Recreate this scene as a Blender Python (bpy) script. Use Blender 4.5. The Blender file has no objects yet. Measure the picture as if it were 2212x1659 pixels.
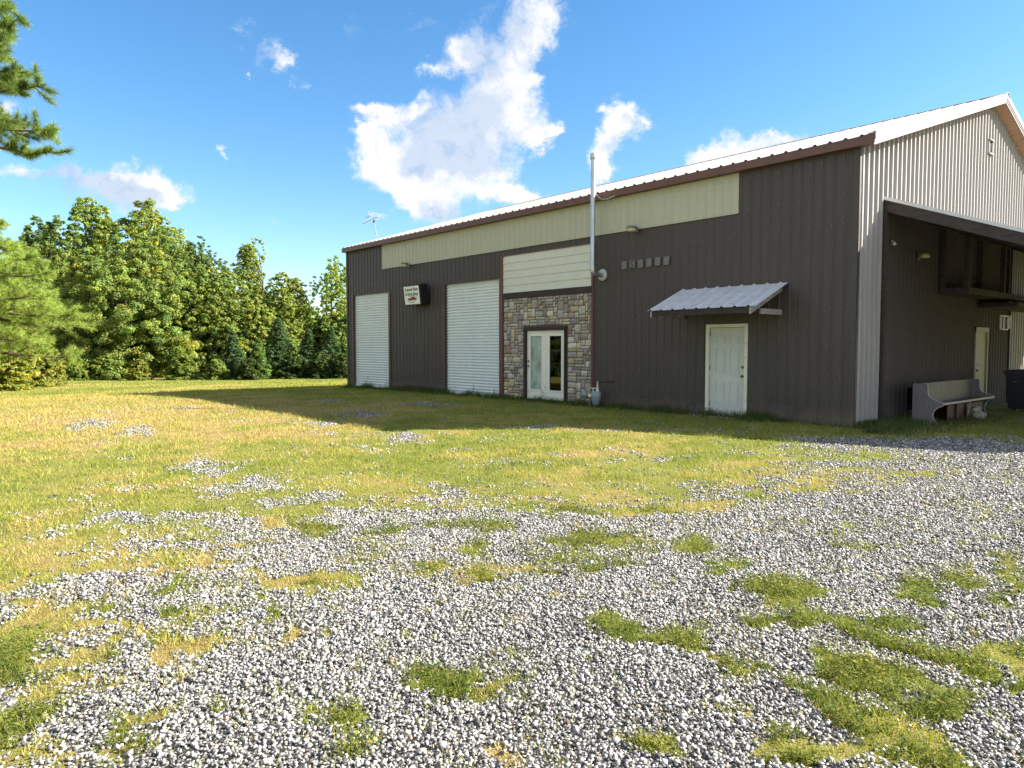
import bpy, bmesh, math, random
import numpy as np
from mathutils import Vector, Matrix, noise as mnoise
R = math.radians
scene = bpy.context.scene
col = scene.collection

# ------------------------------------------------------------------ camera
CAM = (6.180, -14.253, 1.577)
cd = bpy.data.cameras.new('camera'); cam = bpy.data.objects.new('camera', cd); col.objects.link(cam)
cd.sensor_width = 36; cd.lens = 1551.8 / 2212 * 36; cd.clip_start = .05; cd.clip_end = 2000
cam.location = CAM; cam.rotation_euler = (math.pi / 2 - .05145, 0, .854)
scene.camera = cam
FW = (-.7540, .6569); RT = (.6569, .7540)

# ------------------------------------------------------------------ sun, sky, exposure
SUN = Vector((1.03, 1.28, 1.0)).normalized()
sd = bpy.data.lights.new('sun', 'SUN'); sd.energy = 5.0; sd.angle = R(.5); sd.color = (1, .925, .80)
so = bpy.data.objects.new('sun', sd); col.objects.link(so)
so.rotation_euler = SUN.to_track_quat('Z', 'Y').to_euler(); so.location = (20, 25, 20)
scene.view_settings.view_transform = 'Standard'; scene.view_settings.look = 'None'
scene.view_settings.gamma = 1; scene.view_settings.exposure = 2.0
CLOUDS = [[-0.193, 0.285, 0.029, 0.037, 0.9], [-0.175, 0.248, 0.032, 0.031, 0.9], [-0.131, 0.204, 0.038, 0.025, 0.8], [0.016, 0.203, 0.038, 0.016, 0.9], [-0.053, 0.316, 0.06, 0.059, 1.1], [-0.114, 0.273, 0.06, 0.047, 1.1], [-0.003, 0.341, 0.038, 0.028, 0.9], [-0.066, 0.397, 0.024, 0.023, 1.2], [-0.117, 0.384, 0.018, 0.012, 0.8], [0.01, 0.433, 0.041, 0.037, 1.0], [0.048, 0.458, 0.031, 0.037, 1.0], [-0.015, 0.39, 0.038, 0.031, 0.9], [0.01, 0.291, 0.044, 0.031, 1.0], [0.057, 0.294, 0.011, 0.009, 1.0], [-0.164, 0.324, 0.027, 0.019, 0.8], [-0.199, 0.326, 0.032, 0.006, 0.55], [-0.201, 0.295, 0.013, 0.011, 0.8], [-0.181, 0.257, 0.024, 0.021, 1.0], [-0.143, 0.222, 0.029, 0.024, 0.9], [-0.096, 0.197, 0.038, 0.025, 0.8], [-0.029, 0.21, 0.038, 0.016, 0.9], [0.01, 0.206, 0.029, 0.013, 0.9], [-0.048, 0.241, 0.048, 0.025, 1.0], [-0.129, 0.335, 0.019, 0.012, 0.6], [0.029, 0.365, 0.018, 0.012, 0.8], [0.032, 0.278, 0.01, 0.012, 0.9], [-0.143, 0.194, 0.019, 0.014, 0.6], [-0.111, 0.232, 0.013, 0.013, 0.9], [0.157, 0.323, 0.024, 0.017, 1.3], [0.143, 0.294, 0.022, 0.019, 1.2], [0.129, 0.266, 0.017, 0.019, 1.1], [0.124, 0.335, 0.013, 0.008, 1.1], [0.125, 0.241, 0.013, 0.013, 0.9], [0.137, 0.256, 0.015, 0.013, 0.6], [0.327, 0.275, 0.035, 0.016, 1.2], [0.374, 0.284, 0.032, 0.015, 1.2], [0.264, 0.262, 0.032, 0.015, 1.2], [0.349, 0.293, 0.009, 0.006, 0.7], [0.289, 0.256, 0.038, 0.014, 1.0], [-0.522, 0.223, 0.057, 0.026, 1.25], [-0.487, 0.208, 0.025, 0.021, 1.1], [-0.569, 0.224, 0.045, 0.016, 0.8], [-0.632, 0.239, 0.057, 0.011, 0.6], [-0.689, 0.249, 0.044, 0.015, 0.8], [-0.691, 0.324, 0.016, 0.016, 1.1], [-0.484, 0.205, 0.017, 0.016, 0.9], [-0.545, 0.198, 0.057, 0.019, 0.6], [-0.392, 0.278, 0.008, 0.009, 0.9], [-0.389, 0.267, 0.006, 0.007, 0.8], [-0.368, 0.258, 0.006, 0.006, 0.65], [-0.31, 0.384, 0.021, 0.01, 0.72], [-0.293, 0.36, 0.016, 0.009, 0.7], [-0.359, 0.368, 0.006, 0.005, 0.6], [-0.367, 0.434, 0.019, 0.031, 0.42], [-0.333, 0.4, 0.025, 0.015, 0.42], [-0.395, 0.175, 0.014, 0.005, 0.65], [-0.285, 0.084, 0.038, 0.025, 0.5], [-0.267, 0.058, 0.026, 0.019, 0.5], [-0.322, 0.173, 0.026, 0.005, 0.42], [-0.153, 0.44, 0.164, 0.037, 0.3]]
SHADES = [[-0.092, 0.285, 0.044, 0.034, 1.0], [-0.041, 0.316, 0.032, 0.022, 0.6], [-0.034, 0.39, 0.035, 0.028, 0.9], [-0.13, 0.254, 0.029, 0.019, 0.7], [-0.066, 0.266, 0.038, 0.019, 0.8], [-0.079, 0.322, 0.032, 0.025, 0.6], [-0.557, 0.205, 0.057, 0.019, 1.0], [-0.626, 0.233, 0.057, 0.013, 0.8], [-0.513, 0.205, 0.032, 0.013, 0.6], [-0.153, 0.44, 0.145, 0.031, 0.8], [-0.009, 0.433, 0.025, 0.025, 0.6], [-0.092, 0.191, 0.032, 0.013, 0.5]]
W = bpy.data.worlds.new('World'); scene.world = W; W.use_nodes = True
nt = W.node_tree; nt.nodes.clear()
class NB:
    """tiny node expression builder"""
    def __init__(s, nt): s.nt = nt
    def n(s, t, **k):
        o = s.nt.nodes.new(t)
        for a, b in k.items(): setattr(o, a, b)
        return o
    def put(s, sock, v):
        if hasattr(v, 'is_output') or hasattr(v, 'links') and not isinstance(v, (tuple, list)): s.nt.links.new(v, sock)
        else: sock.default_value = v
    def m(s, op, a, b=None, c=None, clamp=False):
        o = s.n('ShaderNodeMath', operation=op, use_clamp=clamp); s.put(o.inputs[0], a)
        if b is not None: s.put(o.inputs[1], b)
        if c is not None: s.put(o.inputs[2], c)
        return o.outputs[0]
    def v(s, op, a, b=None, out=0):
        o = s.n('ShaderNodeVectorMath', operation=op); s.put(o.inputs[0], a)
        if b is not None: s.put(o.inputs[1], b)
        return o.outputs[out]
    def noise(s, vec, scale, detail=4, rough=.55, out='Fac', dist=0):
        o = s.n('ShaderNodeTexNoise'); s.put(o.inputs['Vector'], vec); o.inputs['Scale'].default_value = scale
        o.inputs['Detail'].default_value = detail; o.inputs['Roughness'].default_value = rough; o.inputs['Distortion'].default_value = dist
        return o.outputs[out]
    def mix(s, f, a, b, mode='MIX'):
        o = s.n('ShaderNodeMix', data_type='RGBA', blend_type=mode); s.put(o.inputs[0], f); s.put(o.inputs[6], a); s.put(o.inputs[7], b)
        return o.outputs[2]
    def rng(s, x, a, b, c=0, d=1, mode='SMOOTHSTEP'):
        o = s.n('ShaderNodeMapRange', interpolation_type=mode); s.put(o.inputs[0], x)
        for i, k in enumerate((a, b, c, d)): o.inputs[i + 1].default_value = k
        return o.outputs[0]
B = NB(nt)
geo = B.n('ShaderNodeTexCoord'); D = geo.outputs['Generated']
sky = B.n('ShaderNodeTexSky', sky_type='NISHITA', sun_disc=False)
sky.sun_elevation = math.asin(SUN.z); sky.sun_rotation = math.atan2(SUN.x, SUN.y)
sky.altitude = 0; sky.air_density = 1.0; sky.dust_density = .35; sky.ozone_density = 2.5
SKS = .05
# clouds: blobs laid out on the sky by compass direction (world space), broken up by noise
dF = B.v('DOT_PRODUCT', D, (FW[0], FW[1], 0), out=1); dR = B.v('DOT_PRODUCT', D, (RT[0], RT[1], 0), out=1)
sp = B.n('ShaderNodeSeparateXYZ'); nt.links.new(D, sp.inputs[0])
dFm = B.m('MAXIMUM', dF, .05)
u = B.m('DIVIDE', dR, dFm); v = B.m('DIVIDE', sp.outputs[2], dFm)
uv = B.n('ShaderNodeCombineXYZ'); nt.links.new(u, uv.inputs[0]); nt.links.new(v, uv.inputs[1]); UV = uv.outputs[0]
w1 = B.v('SUBTRACT', B.noise(UV, 12, 9, .68, 'Color'), (.5, .5, .5))
w2 = B.v('SCALE', w1); w2.node.inputs[3].default_value = .10
WUV = B.v('ADD', UV, w2)
def field(bl):
    tot = None
    for (cu, cv, ru, rv, w) in bl:
        q = B.v('MULTIPLY', B.v('SUBTRACT', WUV, (cu, cv, 0)), (1 / ru, 1 / rv, 0))
        g = B.m('POWER', 2.718, B.m('MULTIPLY', B.v('DOT_PRODUCT', q, q, out=1), -1.0))
        g = B.m('MULTIPLY', g, w)
        tot = g if tot is None else B.m('ADD', tot, g)
    return tot
dens = field(CLOUDS); shd = field(SHADES)
nz = B.noise(UV, 20, 12, .68, dist=.35)
nz2 = B.noise(UV, 5.5, 6, .6)
f = B.m('ADD', dens, B.m('MULTIPLY', B.m('SUBTRACT', nz, .5), 2.8))
cov = B.rng(f, .28, 1.30)
cov = B.m('MULTIPLY', cov, B.rng(dens, .06, .40))
cov = B.m('MULTIPLY', cov, B.rng(dF, .05, .3))
shade = B.m('MULTIPLY', B.rng(B.m('ADD', shd, B.m('MULTIPLY', B.m('SUBTRACT', nz2, .5), 1.5)), -.08, .52), .97)
puff = B.rng(B.m('ADD', B.noise(WUV, 30, 8, .6), B.m('MULTIPLY', dens, .10)), .40, .66)
white = B.mix(puff, (.74, .81, .95, 1), (1.06, 1.05, 1.04, 1))
shade = B.m('MULTIPLY', shade, B.rng(puff, 0, 1, 1.0, .72, 'LINEAR'))
cc = B.mix(shade, white, (.48, .63, .86, 1))
cc = B.v('SCALE', cc); cc.node.inputs[3].default_value = .262 / SKS
hs = B.n('ShaderNodeHueSaturation'); hs.inputs['Saturation'].default_value = 1.26; hs.inputs['Hue'].default_value = .498; hs.inputs['Value'].default_value = 1.22
nt.links.new(sky.outputs[0], hs.inputs['Color'])
skc = B.v('SCALE', hs.outputs[0]); skc.node.inputs[3].default_value = 1.0
# bright broken cloud added to the unseen sky overhead and behind, lifting shade
nb = B.noise(D, 2.6, 8, .6); cov2 = B.m('MULTIPLY', B.rng(nb, .40, .58), B.rng(dF, .25, .55, 1, 0)); cov2 = B.m('MULTIPLY', cov2, B.rng(sp.outputs[2], .0, .12))
wc = B.v('SCALE', B.mix(B.rng(nb, .45, .7), (1.1, 1.08, 1.05, 1), (.75, .80, .90, 1))); wc.node.inputs[3].default_value = .30 / SKS
cmix = B.mix(cov, B.mix(cov2, skc, wc), cc)
bg = B.n('ShaderNodeBackground'); bg.inputs['Strength'].default_value = SKS; nt.links.new(cmix, bg.inputs['Color'])
wo = B.n('ShaderNodeOutputWorld'); nt.links.new(bg.outputs[0], wo.inputs[0])

# ------------------------------------------------------------------ helpers
def tag(o, label=None, cat=None, group=None, kind=None):
    for k, x in (('label', label), ('category', cat), ('group', group), ('kind', kind)):
        if x: o[k] = x
    return o
def empty(name, loc=(0, 0, 0), rz=0, **k):
    o = bpy.data.objects.new(name, None); col.objects.link(o); o.location = loc; o.rotation_euler = (0, 0, rz); o.empty_display_size = .2
    return tag(o, **k)
def link(name, me, mat, parent=None, **k):
    o = bpy.data.objects.new(name, me); col.objects.link(o)
    if mat: me.materials.append(mat)
    if parent: o.parent = parent
    return tag(o, **k)
class MB:
    def __init__(s): s.v = []; s.f = []; s.sm = []
    def add(s, vs, fs, smooth=False):
        b = len(s.v); s.v += [tuple(p) for p in vs]; s.f += [tuple(i + b for i in q) for q in fs]; s.sm += [smooth] * len(fs)
        return s
    def box(s, x0, x1, y0, y1, z0, z1, M=None):
        vs = [Vector((x, y, z)) for z in (z0, z1) for y in (y0, y1) for x in (x0, x1)]
        if M: vs = [M @ p for p in vs]
        return s.add(vs, [(0, 2, 3, 1), (4, 5, 7, 6), (0, 1, 5, 4), (2, 6, 7, 3), (0, 4, 6, 2), (1, 3, 7, 5)])
    def bbox(s, x0, x1, y0, y1, z0, z1, r=.01, M=None):
        """box with chamfered edges"""
        bm = bmesh.new(); bmesh.ops.create_cube(bm, size=1)
        for p in bm.verts: p.co = Vector(((x0 + x1) / 2 + p.co.x * (x1 - x0), (y0 + y1) / 2 + p.co.y * (y1 - y0), (z0 + z1) / 2 + p.co.z * (z1 - z0)))
        bmesh.ops.bevel(bm, geom=bm.edges[:], offset=r, segments=2, affect='EDGES', profile=.5)
        bm.verts.index_update(); vs = [(M @ p.co if M else p.co.copy()) for p in bm.verts]
        fs = [[q.index for q in g.verts] for g in bm.faces]; bm.free(); return s.add(vs, fs)
    def tube(s, pts, rs, n=12, cap=True, smooth=True):
        pts = [Vector(p) for p in pts]; rs = rs if isinstance(rs, (list, tuple)) else [rs] * len(pts)
        up = None; rings = []
        for i, p in enumerate(pts):
            t = (pts[min(i + 1, len(pts) - 1)] - pts[max(i - 1, 0)]).normalized()
            if up is None: a = t.orthogonal().normalized()
            else: a = (up - t * up.dot(t)).normalized()
            up = a; b = t.cross(a)
            rings.append([p + (a * math.cos(k * 2 * math.pi / n) + b * math.sin(k * 2 * math.pi / n)) * rs[i] for k in range(n)])
        vs = [q for r_ in rings for q in r_]; fs = []
        for i in range(len(pts) - 1):
            for k in range(n): fs.append((i * n + k, i * n + (k + 1) % n, (i + 1) * n + (k + 1) % n, (i + 1) * n + k))
        s.add(vs, fs, smooth)
        if cap: s.add(rings[0], [tuple(range(n))[::-1]]); s.add(rings[-1], [tuple(range(n))])
        return s
    def lathe(s, c, prof, axis='z', n=24, smooth=True):
        c = Vector(c); vs = []; fs = []
        for (r_, h) in prof:
            for k in range(n):
                a = k * 2 * math.pi / n; p = (r_ * math.cos(a), r_ * math.sin(a), h)
                if axis == 'y': p = (p[0], -p[2], p[1])
                if axis == 'x': p = (p[2], p[0], p[1])
                vs.append(c + Vector(p))
        for i in range(len(prof) - 1):
            for k in range(n): fs.append((i * n + k, i * n + (k + 1) % n, (i + 1) * n + (k + 1) % n, (i + 1) * n + k))
        return s.add(vs, fs, smooth)
    def prism(s, poly, a0, a1, axis='y'):
        n = len(poly)
        def P(q, t): return {'y': (q[0], t, q[1]), 'x': (t, q[0], q[1]), 'z': (q[0], q[1], t)}[axis]
        vs = [P(q, a0) for q in poly] + [P(q, a1) for q in poly]
        return s.add(vs, [tuple(range(n))[::-1], tuple(range(n, 2 * n))] + [(i, (i + 1) % n, n + (i + 1) % n, n + i) for i in range(n)])
    def build(s, name, mat, parent=None, fix=True, **k):
        me = bpy.data.meshes.new(name); me.from_pydata(s.v, [], s.f); me.update()
        if fix:
            bm = bmesh.new(); bm.from_mesh(me)
            for i, fc in enumerate(bm.faces): fc.smooth = s.sm[i]
            bmesh.ops.recalc_face_normals(bm, faces=bm.faces); bm.to_mesh(me); bm.free()
        return link(name, me, mat, parent, **k)
def np_mesh(name, V, F, mat, parent=None, tint=None, attrs=None, smooth=False, **k):
    V = np.asarray(V, np.float32); F = np.asarray(F, np.int32); kk = F.shape[1]
    me = bpy.data.meshes.new(name); me.vertices.add(len(V)); me.vertices.foreach_set('co', V.ravel())
    me.loops.add(F.size); me.loops.foreach_set('vertex_index', F.ravel()); me.polygons.add(len(F))
    me.polygons.foreach_set('loop_start', np.arange(0, F.size, kk, dtype=np.int32))
    me.polygons.foreach_set('loop_total', np.full(len(F), kk, np.int32))
    if smooth: me.polygons.foreach_set('use_smooth', np.ones(len(F), bool))
    if tint is not None:
        a = me.attributes.new('tint', 'FLOAT_COLOR', 'POINT'); c = np.ones((len(V), 4), np.float32); c[:, :3] = tint; a.data.foreach_set('color', c.ravel())
    for nme, arr in (attrs or {}).items():
        a = me.attributes.new(nme, 'FLOAT', 'POINT'); a.data.foreach_set('value', np.asarray(arr, np.float32))
    me.update(calc_edges=True)
    return link(name, me, mat, parent, **k)
def copy_tree(o, parent=None):
    c = o.copy(); col.objects.link(c)
    if parent: c.parent = parent
    for ch in list(o.children): copy_tree(ch, c)
    return c

# numpy value noise
def vnoise(x, y, seed=0):
    xi = np.floor(x).astype(np.int64); yi = np.floor(y).astype(np.int64); fx = x - xi; fy = y - yi
    fx = fx * fx * (3 - 2 * fx); fy = fy * fy * (3 - 2 * fy)
    def h(a, b):
        n = (a * 374761393 + b * 668265263 + seed * 1442695041) & 0xffffffff
        n = ((n ^ (n >> 13)) * 1274126177) & 0xffffffff
        return ((n ^ (n >> 16)) & 0xffff) / 65535.0
    return (h(xi, yi) * (1 - fx) + h(xi + 1, yi) * fx) * (1 - fy) + (h(xi, yi + 1) * (1 - fx) + h(xi + 1, yi + 1) * fx) * fy
def fbm(x, y, seed=0, o=4):
    t = 0; a = .5; n = 0
    for i in range(o): t = t + a * vnoise(x * 2 ** i, y * 2 ** i, seed + i * 17); n += a; a *= .55
    return t / n

# ------------------------------------------------------------------ materials
def mat(name, c, rough=.6, metal=0, spec=.5, var=.12, scale=3, streak=None, bump=0, bscale=40, dirt=None, coat=0, splash=False):
    m = bpy.data.materials.new(name); m.use_nodes = True; t = m.node_tree; b = NB(t); p = t.nodes['Principled BSDF']
    tc = b.n('ShaderNodeTexCoord'); P = tc.outputs['Object']
    if streak: P2 = b.v('MULTIPLY', P, streak)
    else: P2 = P
    n1 = b.noise(P2, scale, 6, .6)
    k = b.rng(n1, .3, .7, 1 - var, 1 + var, 'LINEAR')
    o = b.v('SCALE', (c[0], c[1], c[2])); t.links.new(k, o.node.inputs[3])
    if dirt:
        dcol, amt, dsc = dirt
        n2 = b.noise(P, dsc, 8, .7)
        o = b.mix(b.m('MULTIPLY', b.rng(n2, .55, .75), amt), o, (*dcol, 1))
    if splash:
        sx = b.n('ShaderNodeSeparateXYZ'); t.links.new(P, sx.inputs[0]); hz = b.m('ADD', sx.outputs[2], b.m('MULTIPLY', b.m('SUBTRACT', b.noise(P, 5, 6, .7), .5), .5))
        o = b.mix(b.rng(hz, .05, .42, .55, 0), o, (.15, .115, .08, 1))
        sn = b.noise(b.v('MULTIPLY', P, (26, 26, .25)), 1.0, 4, .6); o = b.mix(b.rng(sn, .56, .74, 0, .35), o, (c[0] * 2.1, c[1] * 2.1, c[2] * 2.1, 1))
    t.links.new(o, p.inputs['Base Color'])
    n3 = b.noise(P, 11, 4, .6); t.links.new(b.rng(n3, .3, .7, max(.02, rough - .08), min(1, rough + .1), 'LINEAR'), p.inputs['Roughness'])
    p.inputs['Metallic'].default_value = metal; p.inputs['Specular IOR Level'].default_value = spec
    if coat: p.inputs['Coat Weight'].default_value = coat
    if bump:
        bn = b.n('ShaderNodeBump'); bn.inputs['Strength'].default_value = bump; bn.inputs['Distance'].default_value = .01
        t.links.new(b.noise(P, bscale, 8, .65), bn.inputs['Height']); t.links.new(bn.outputs[0], p.inputs['Normal'])
    return m
def tintmat(name, rough=.6, spec=.3, trans=0, bump=0, bscale=60, var=.0):
    m = bpy.data.materials.new(name); m.use_nodes = True; t = m.node_tree; b = NB(t); p = t.nodes['Principled BSDF']
    a = b.n('ShaderNodeAttribute', attribute_name='tint'); c = a.outputs['Color']
    if var:
        tc = b.n('ShaderNodeTexCoord'); n1 = b.noise(tc.outputs['Object'], 30, 6, .7)
        c2 = b.v('SCALE', c); t.links.new(b.rng(n1, .3, .7, 1 - var, 1 + var, 'LINEAR'), c2.node.inputs[3]); c = c2
    t.links.new(c, p.inputs['Base Color']); p.inputs['Roughness'].default_value = rough; p.inputs['Specular IOR Level'].default_value = spec
    if trans:
        tr = b.n('ShaderNodeBsdfTranslucent'); g = b.v('MULTIPLY', c, (1.25, 1.35, .55)); t.links.new(g, tr.inputs[0])
        mx = b.n('ShaderNodeMixShader'); mx.inputs[0].default_value = trans
        t.links.new(p.outputs[0], mx.inputs[1]); t.links.new(tr.outputs[0], mx.inputs[2]); t.links.new(mx.outputs[0], t.nodes['Material Output'].inputs[0])
    if bump:
        tc = b.n('ShaderNodeTexCoord'); bn = b.n('ShaderNodeBump'); bn.inputs['Strength'].default_value = bump; bn.inputs['Distance'].default_value = .02
        t.links.new(b.noise(tc.outputs['Object'], bscale, 8, .7), bn.inputs['Height']); t.links.new(bn.outputs[0], p.inputs['Normal'])
    return m
SV = (6, 6, .35)
M = dict(
    brown=mat('brown_wall_paint', (.058, .046, .044), .5, 0, .4, .10, 1.5, SV, dirt=((.10, .085, .07), .4, 1.3), splash=True),
    trim=mat('brown_trim_paint', (.125, .058, .047), .45, 0, .4, .12, 4),
    dtrim=mat('dark_trim_paint', (.035, .026, .024), .6, 0, .3, .2, 4),
    beige=mat('beige_band_paint', (.43, .43, .33), .5, 0, .4, .05, 1.5, SV, dirt=((.30, .27, .15), .4, 2.5)),
    siding=mat('cream_lap_siding', (.58, .60, .53), .65, 0, .3, .04, 3),
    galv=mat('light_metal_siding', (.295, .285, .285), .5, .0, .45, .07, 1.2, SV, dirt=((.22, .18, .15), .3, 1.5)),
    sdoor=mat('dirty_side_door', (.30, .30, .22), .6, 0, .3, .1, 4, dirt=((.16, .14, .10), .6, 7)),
    galv_shaded=mat('shaded_metal_siding', (.085, .074, .074), .85, .0, .08, .08, 1.2, SV),  # darkened copy of the gable siding, lean-to shade put into its colour
    roof=mat('galvanised_roof', (.255, .24, .232), .5, 0, .5, .06, 2),
    white=mat('white_rake_trim', (.19, .178, .17), .5, 0, .4, .05, 3),
    soffit=mat('weathered_plywood', (.30, .19, .125), .85, 0, .2, .2, 2, (1, 6, 1)),
    roll=mat('white_rollup_steel', (.66, .72, .73), .4, .0, .5, .04, 2, (3, 3, .6), dirt=((.5, .5, .42), .25, 2)),
    doorw=mat('painted_door', (.54, .56, .53), .5, 0, .45, .05, 2, dirt=((.36, .36, .31), .35, 3.2)),
    whitep=mat('white_door_paint', (.74, .74, .66), .45, 0, .45, .04, 3, dirt=((.35, .33, .22), .25, 7)),
    framew=mat('cream_door_frame', (.70, .70, .56), .5, 0, .4, .06, 4, dirt=((.25, .17, .12), .7, 9)),
    brass=mat('aged_brass', (.25, .19, .11), .3, 1, .5, .2, 20),
    blackm=mat('black_metal', (.012, .011, .012), .5, 0, .4, .2, 8),
    wood=mat('weathered_wood', (.33, .30, .30), .85, 0, .2, .35, 5, (1, 1, 7), bump=.4, bscale=30, dirt=((.08, .06, .06), .8, 14)),
    dwood=mat('dark_stained_beam', (.055, .045, .045), .8, 0, .2, .3, 3, (1, 6, 6), dirt=((.14, .11, .09), .35, 6)),
    awning=mat('awning_galvanised', (.56, .58, .62), .45, .1, .5, .10, 3, (4, .6, .6)),
    pipe=mat('galvanised_pipe', (.46, .50, .54), .33, .75, .5, .12, 7),
    flange=mat('pale_flange', (.42, .44, .42), .5, 0, .4, .1, 9),
    meter=mat('meter_grey_blue', (.19, .25, .29), .45, 0, .5, .12, 9, dirt=((.16, .19, .2), .5, 14)),
    yellow=mat('cream_pipe_paint', (.62, .58, .45), .5, 0, .4, .15, 12, dirt=((.25, .14, .08), .5, 14)),
    pew=mat('worn_pew_wood', (.135, .125, .10), .55, 0, .35, .25, 3, (1, 4, 8), dirt=((.07, .055, .045), .6, 6)),
    pewend=mat('pew_end_wood', (.150, .135, .145), .6, 0, .3, .2, 3, (8, 8, 1), dirt=((.08, .07, .07), .5, 8)),
    pewedge=mat('pale_worn_edge', (.42, .39, .36), .6, 0, .3, .12, 12),
    redwood=mat('dark_red_wood', (.060, .026, .022), .6, 0, .3, .2, 4),
    bin=mat('navy_plastic', (.010, .010, .022), .45, 0, .5, .1, 6),
    grey=mat('grey_marking', (.22, .22, .24), .6, 0, .4, .1, 9),
    lamp=mat('lamp_housing', (.20, .19, .17), .5, .2, .4, .1, 9),
    lens=mat('yellowed_lens', (.52, .50, .32), .35, 0, .5, .1, 12),
    plaque=mat('weathered_plaque', (.16, .15, .148), .65, 0, .3, .35, 26, (3, 1, .7)),
    signf=mat('sign_face', (.78, .84, .78), .4, 0, .4, .05, 5),
    signk=mat('sign_lettering', (.03, .035, .03), .6, 0, .3, .1, 9),
    signr=mat('sign_red', (.28, .035, .05), .6, 0, .3, .1, 9),
    rubber=mat('black_rubber', (.012, .012, .013), .8, 0, .2, .2, 9),
    rock=mat('pale_rock', (.30, .31, .27), .9, 0, .2, .3, 9, bump=.6, bscale=20),
    bark=mat('tree_bark', (.10, .075, .055), .95, 0, .1, .35, 3, (2, 2, .5), bump=.5, bscale=15),
    interior=mat('dark_interior', (.02, .02, .02), .9, 0, .1, .1, 3),
    curtain=mat('frosted_pane', (.30, .37, .34), .22, 0, .6, .45, 3.5, (1, 1, .6)),
    alu=mat('window_aluminium', (.22, .22, .21), .5, .3, .4, .1, 9),
    concrete=mat('slab_concrete', (.30, .29, .27), .9, 0, .2, .15, 4, bump=.3, bscale=30),
    screw=mat('screw_head', (.30, .28, .24), .5, .3, .4, .1, 9),
)
def glass_mat():
    m = bpy.data.materials.new('door_glass'); m.use_nodes = True; t = m.node_tree; t.nodes.clear(); b = NB(t)
    fr = b.n('ShaderNodeFresnel'); fr.inputs[0].default_value = 1.52
    tr = b.n('ShaderNodeBsdfTransparent'); tr.inputs[0].default_value = (.8, .85, .82, 1)
    gl = b.n('ShaderNodeBsdfGlossy'); gl.inputs['Roughness'].default_value = .015
    mx = b.n('ShaderNodeMixShader'); t.links.new(b.m('MULTIPLY', fr.outputs[0], 1.6, clamp=True), mx.inputs[0]); t.links.new(tr.outputs[0], mx.inputs[1]); t.links.new(gl.outputs[0], mx.inputs[2])
    o = b.n('ShaderNodeOutputMaterial'); t.links.new(mx.outputs[0], o.inputs[0]); return m
M['glass'] = glass_mat()
LEAF = tintmat('foliage', .6, .2, .45); NEEDLE = tintmat('needles', .5, .3, .22); GRASSM = tintmat('grass_blades', .6, .2, .30)
STONEM = tintmat('crushed_stone', .85, .25, 0, .25, 160, .2); VENEER = tintmat('stone_veneer', .9, .2, 0, 1.0, 26, .40)

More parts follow.
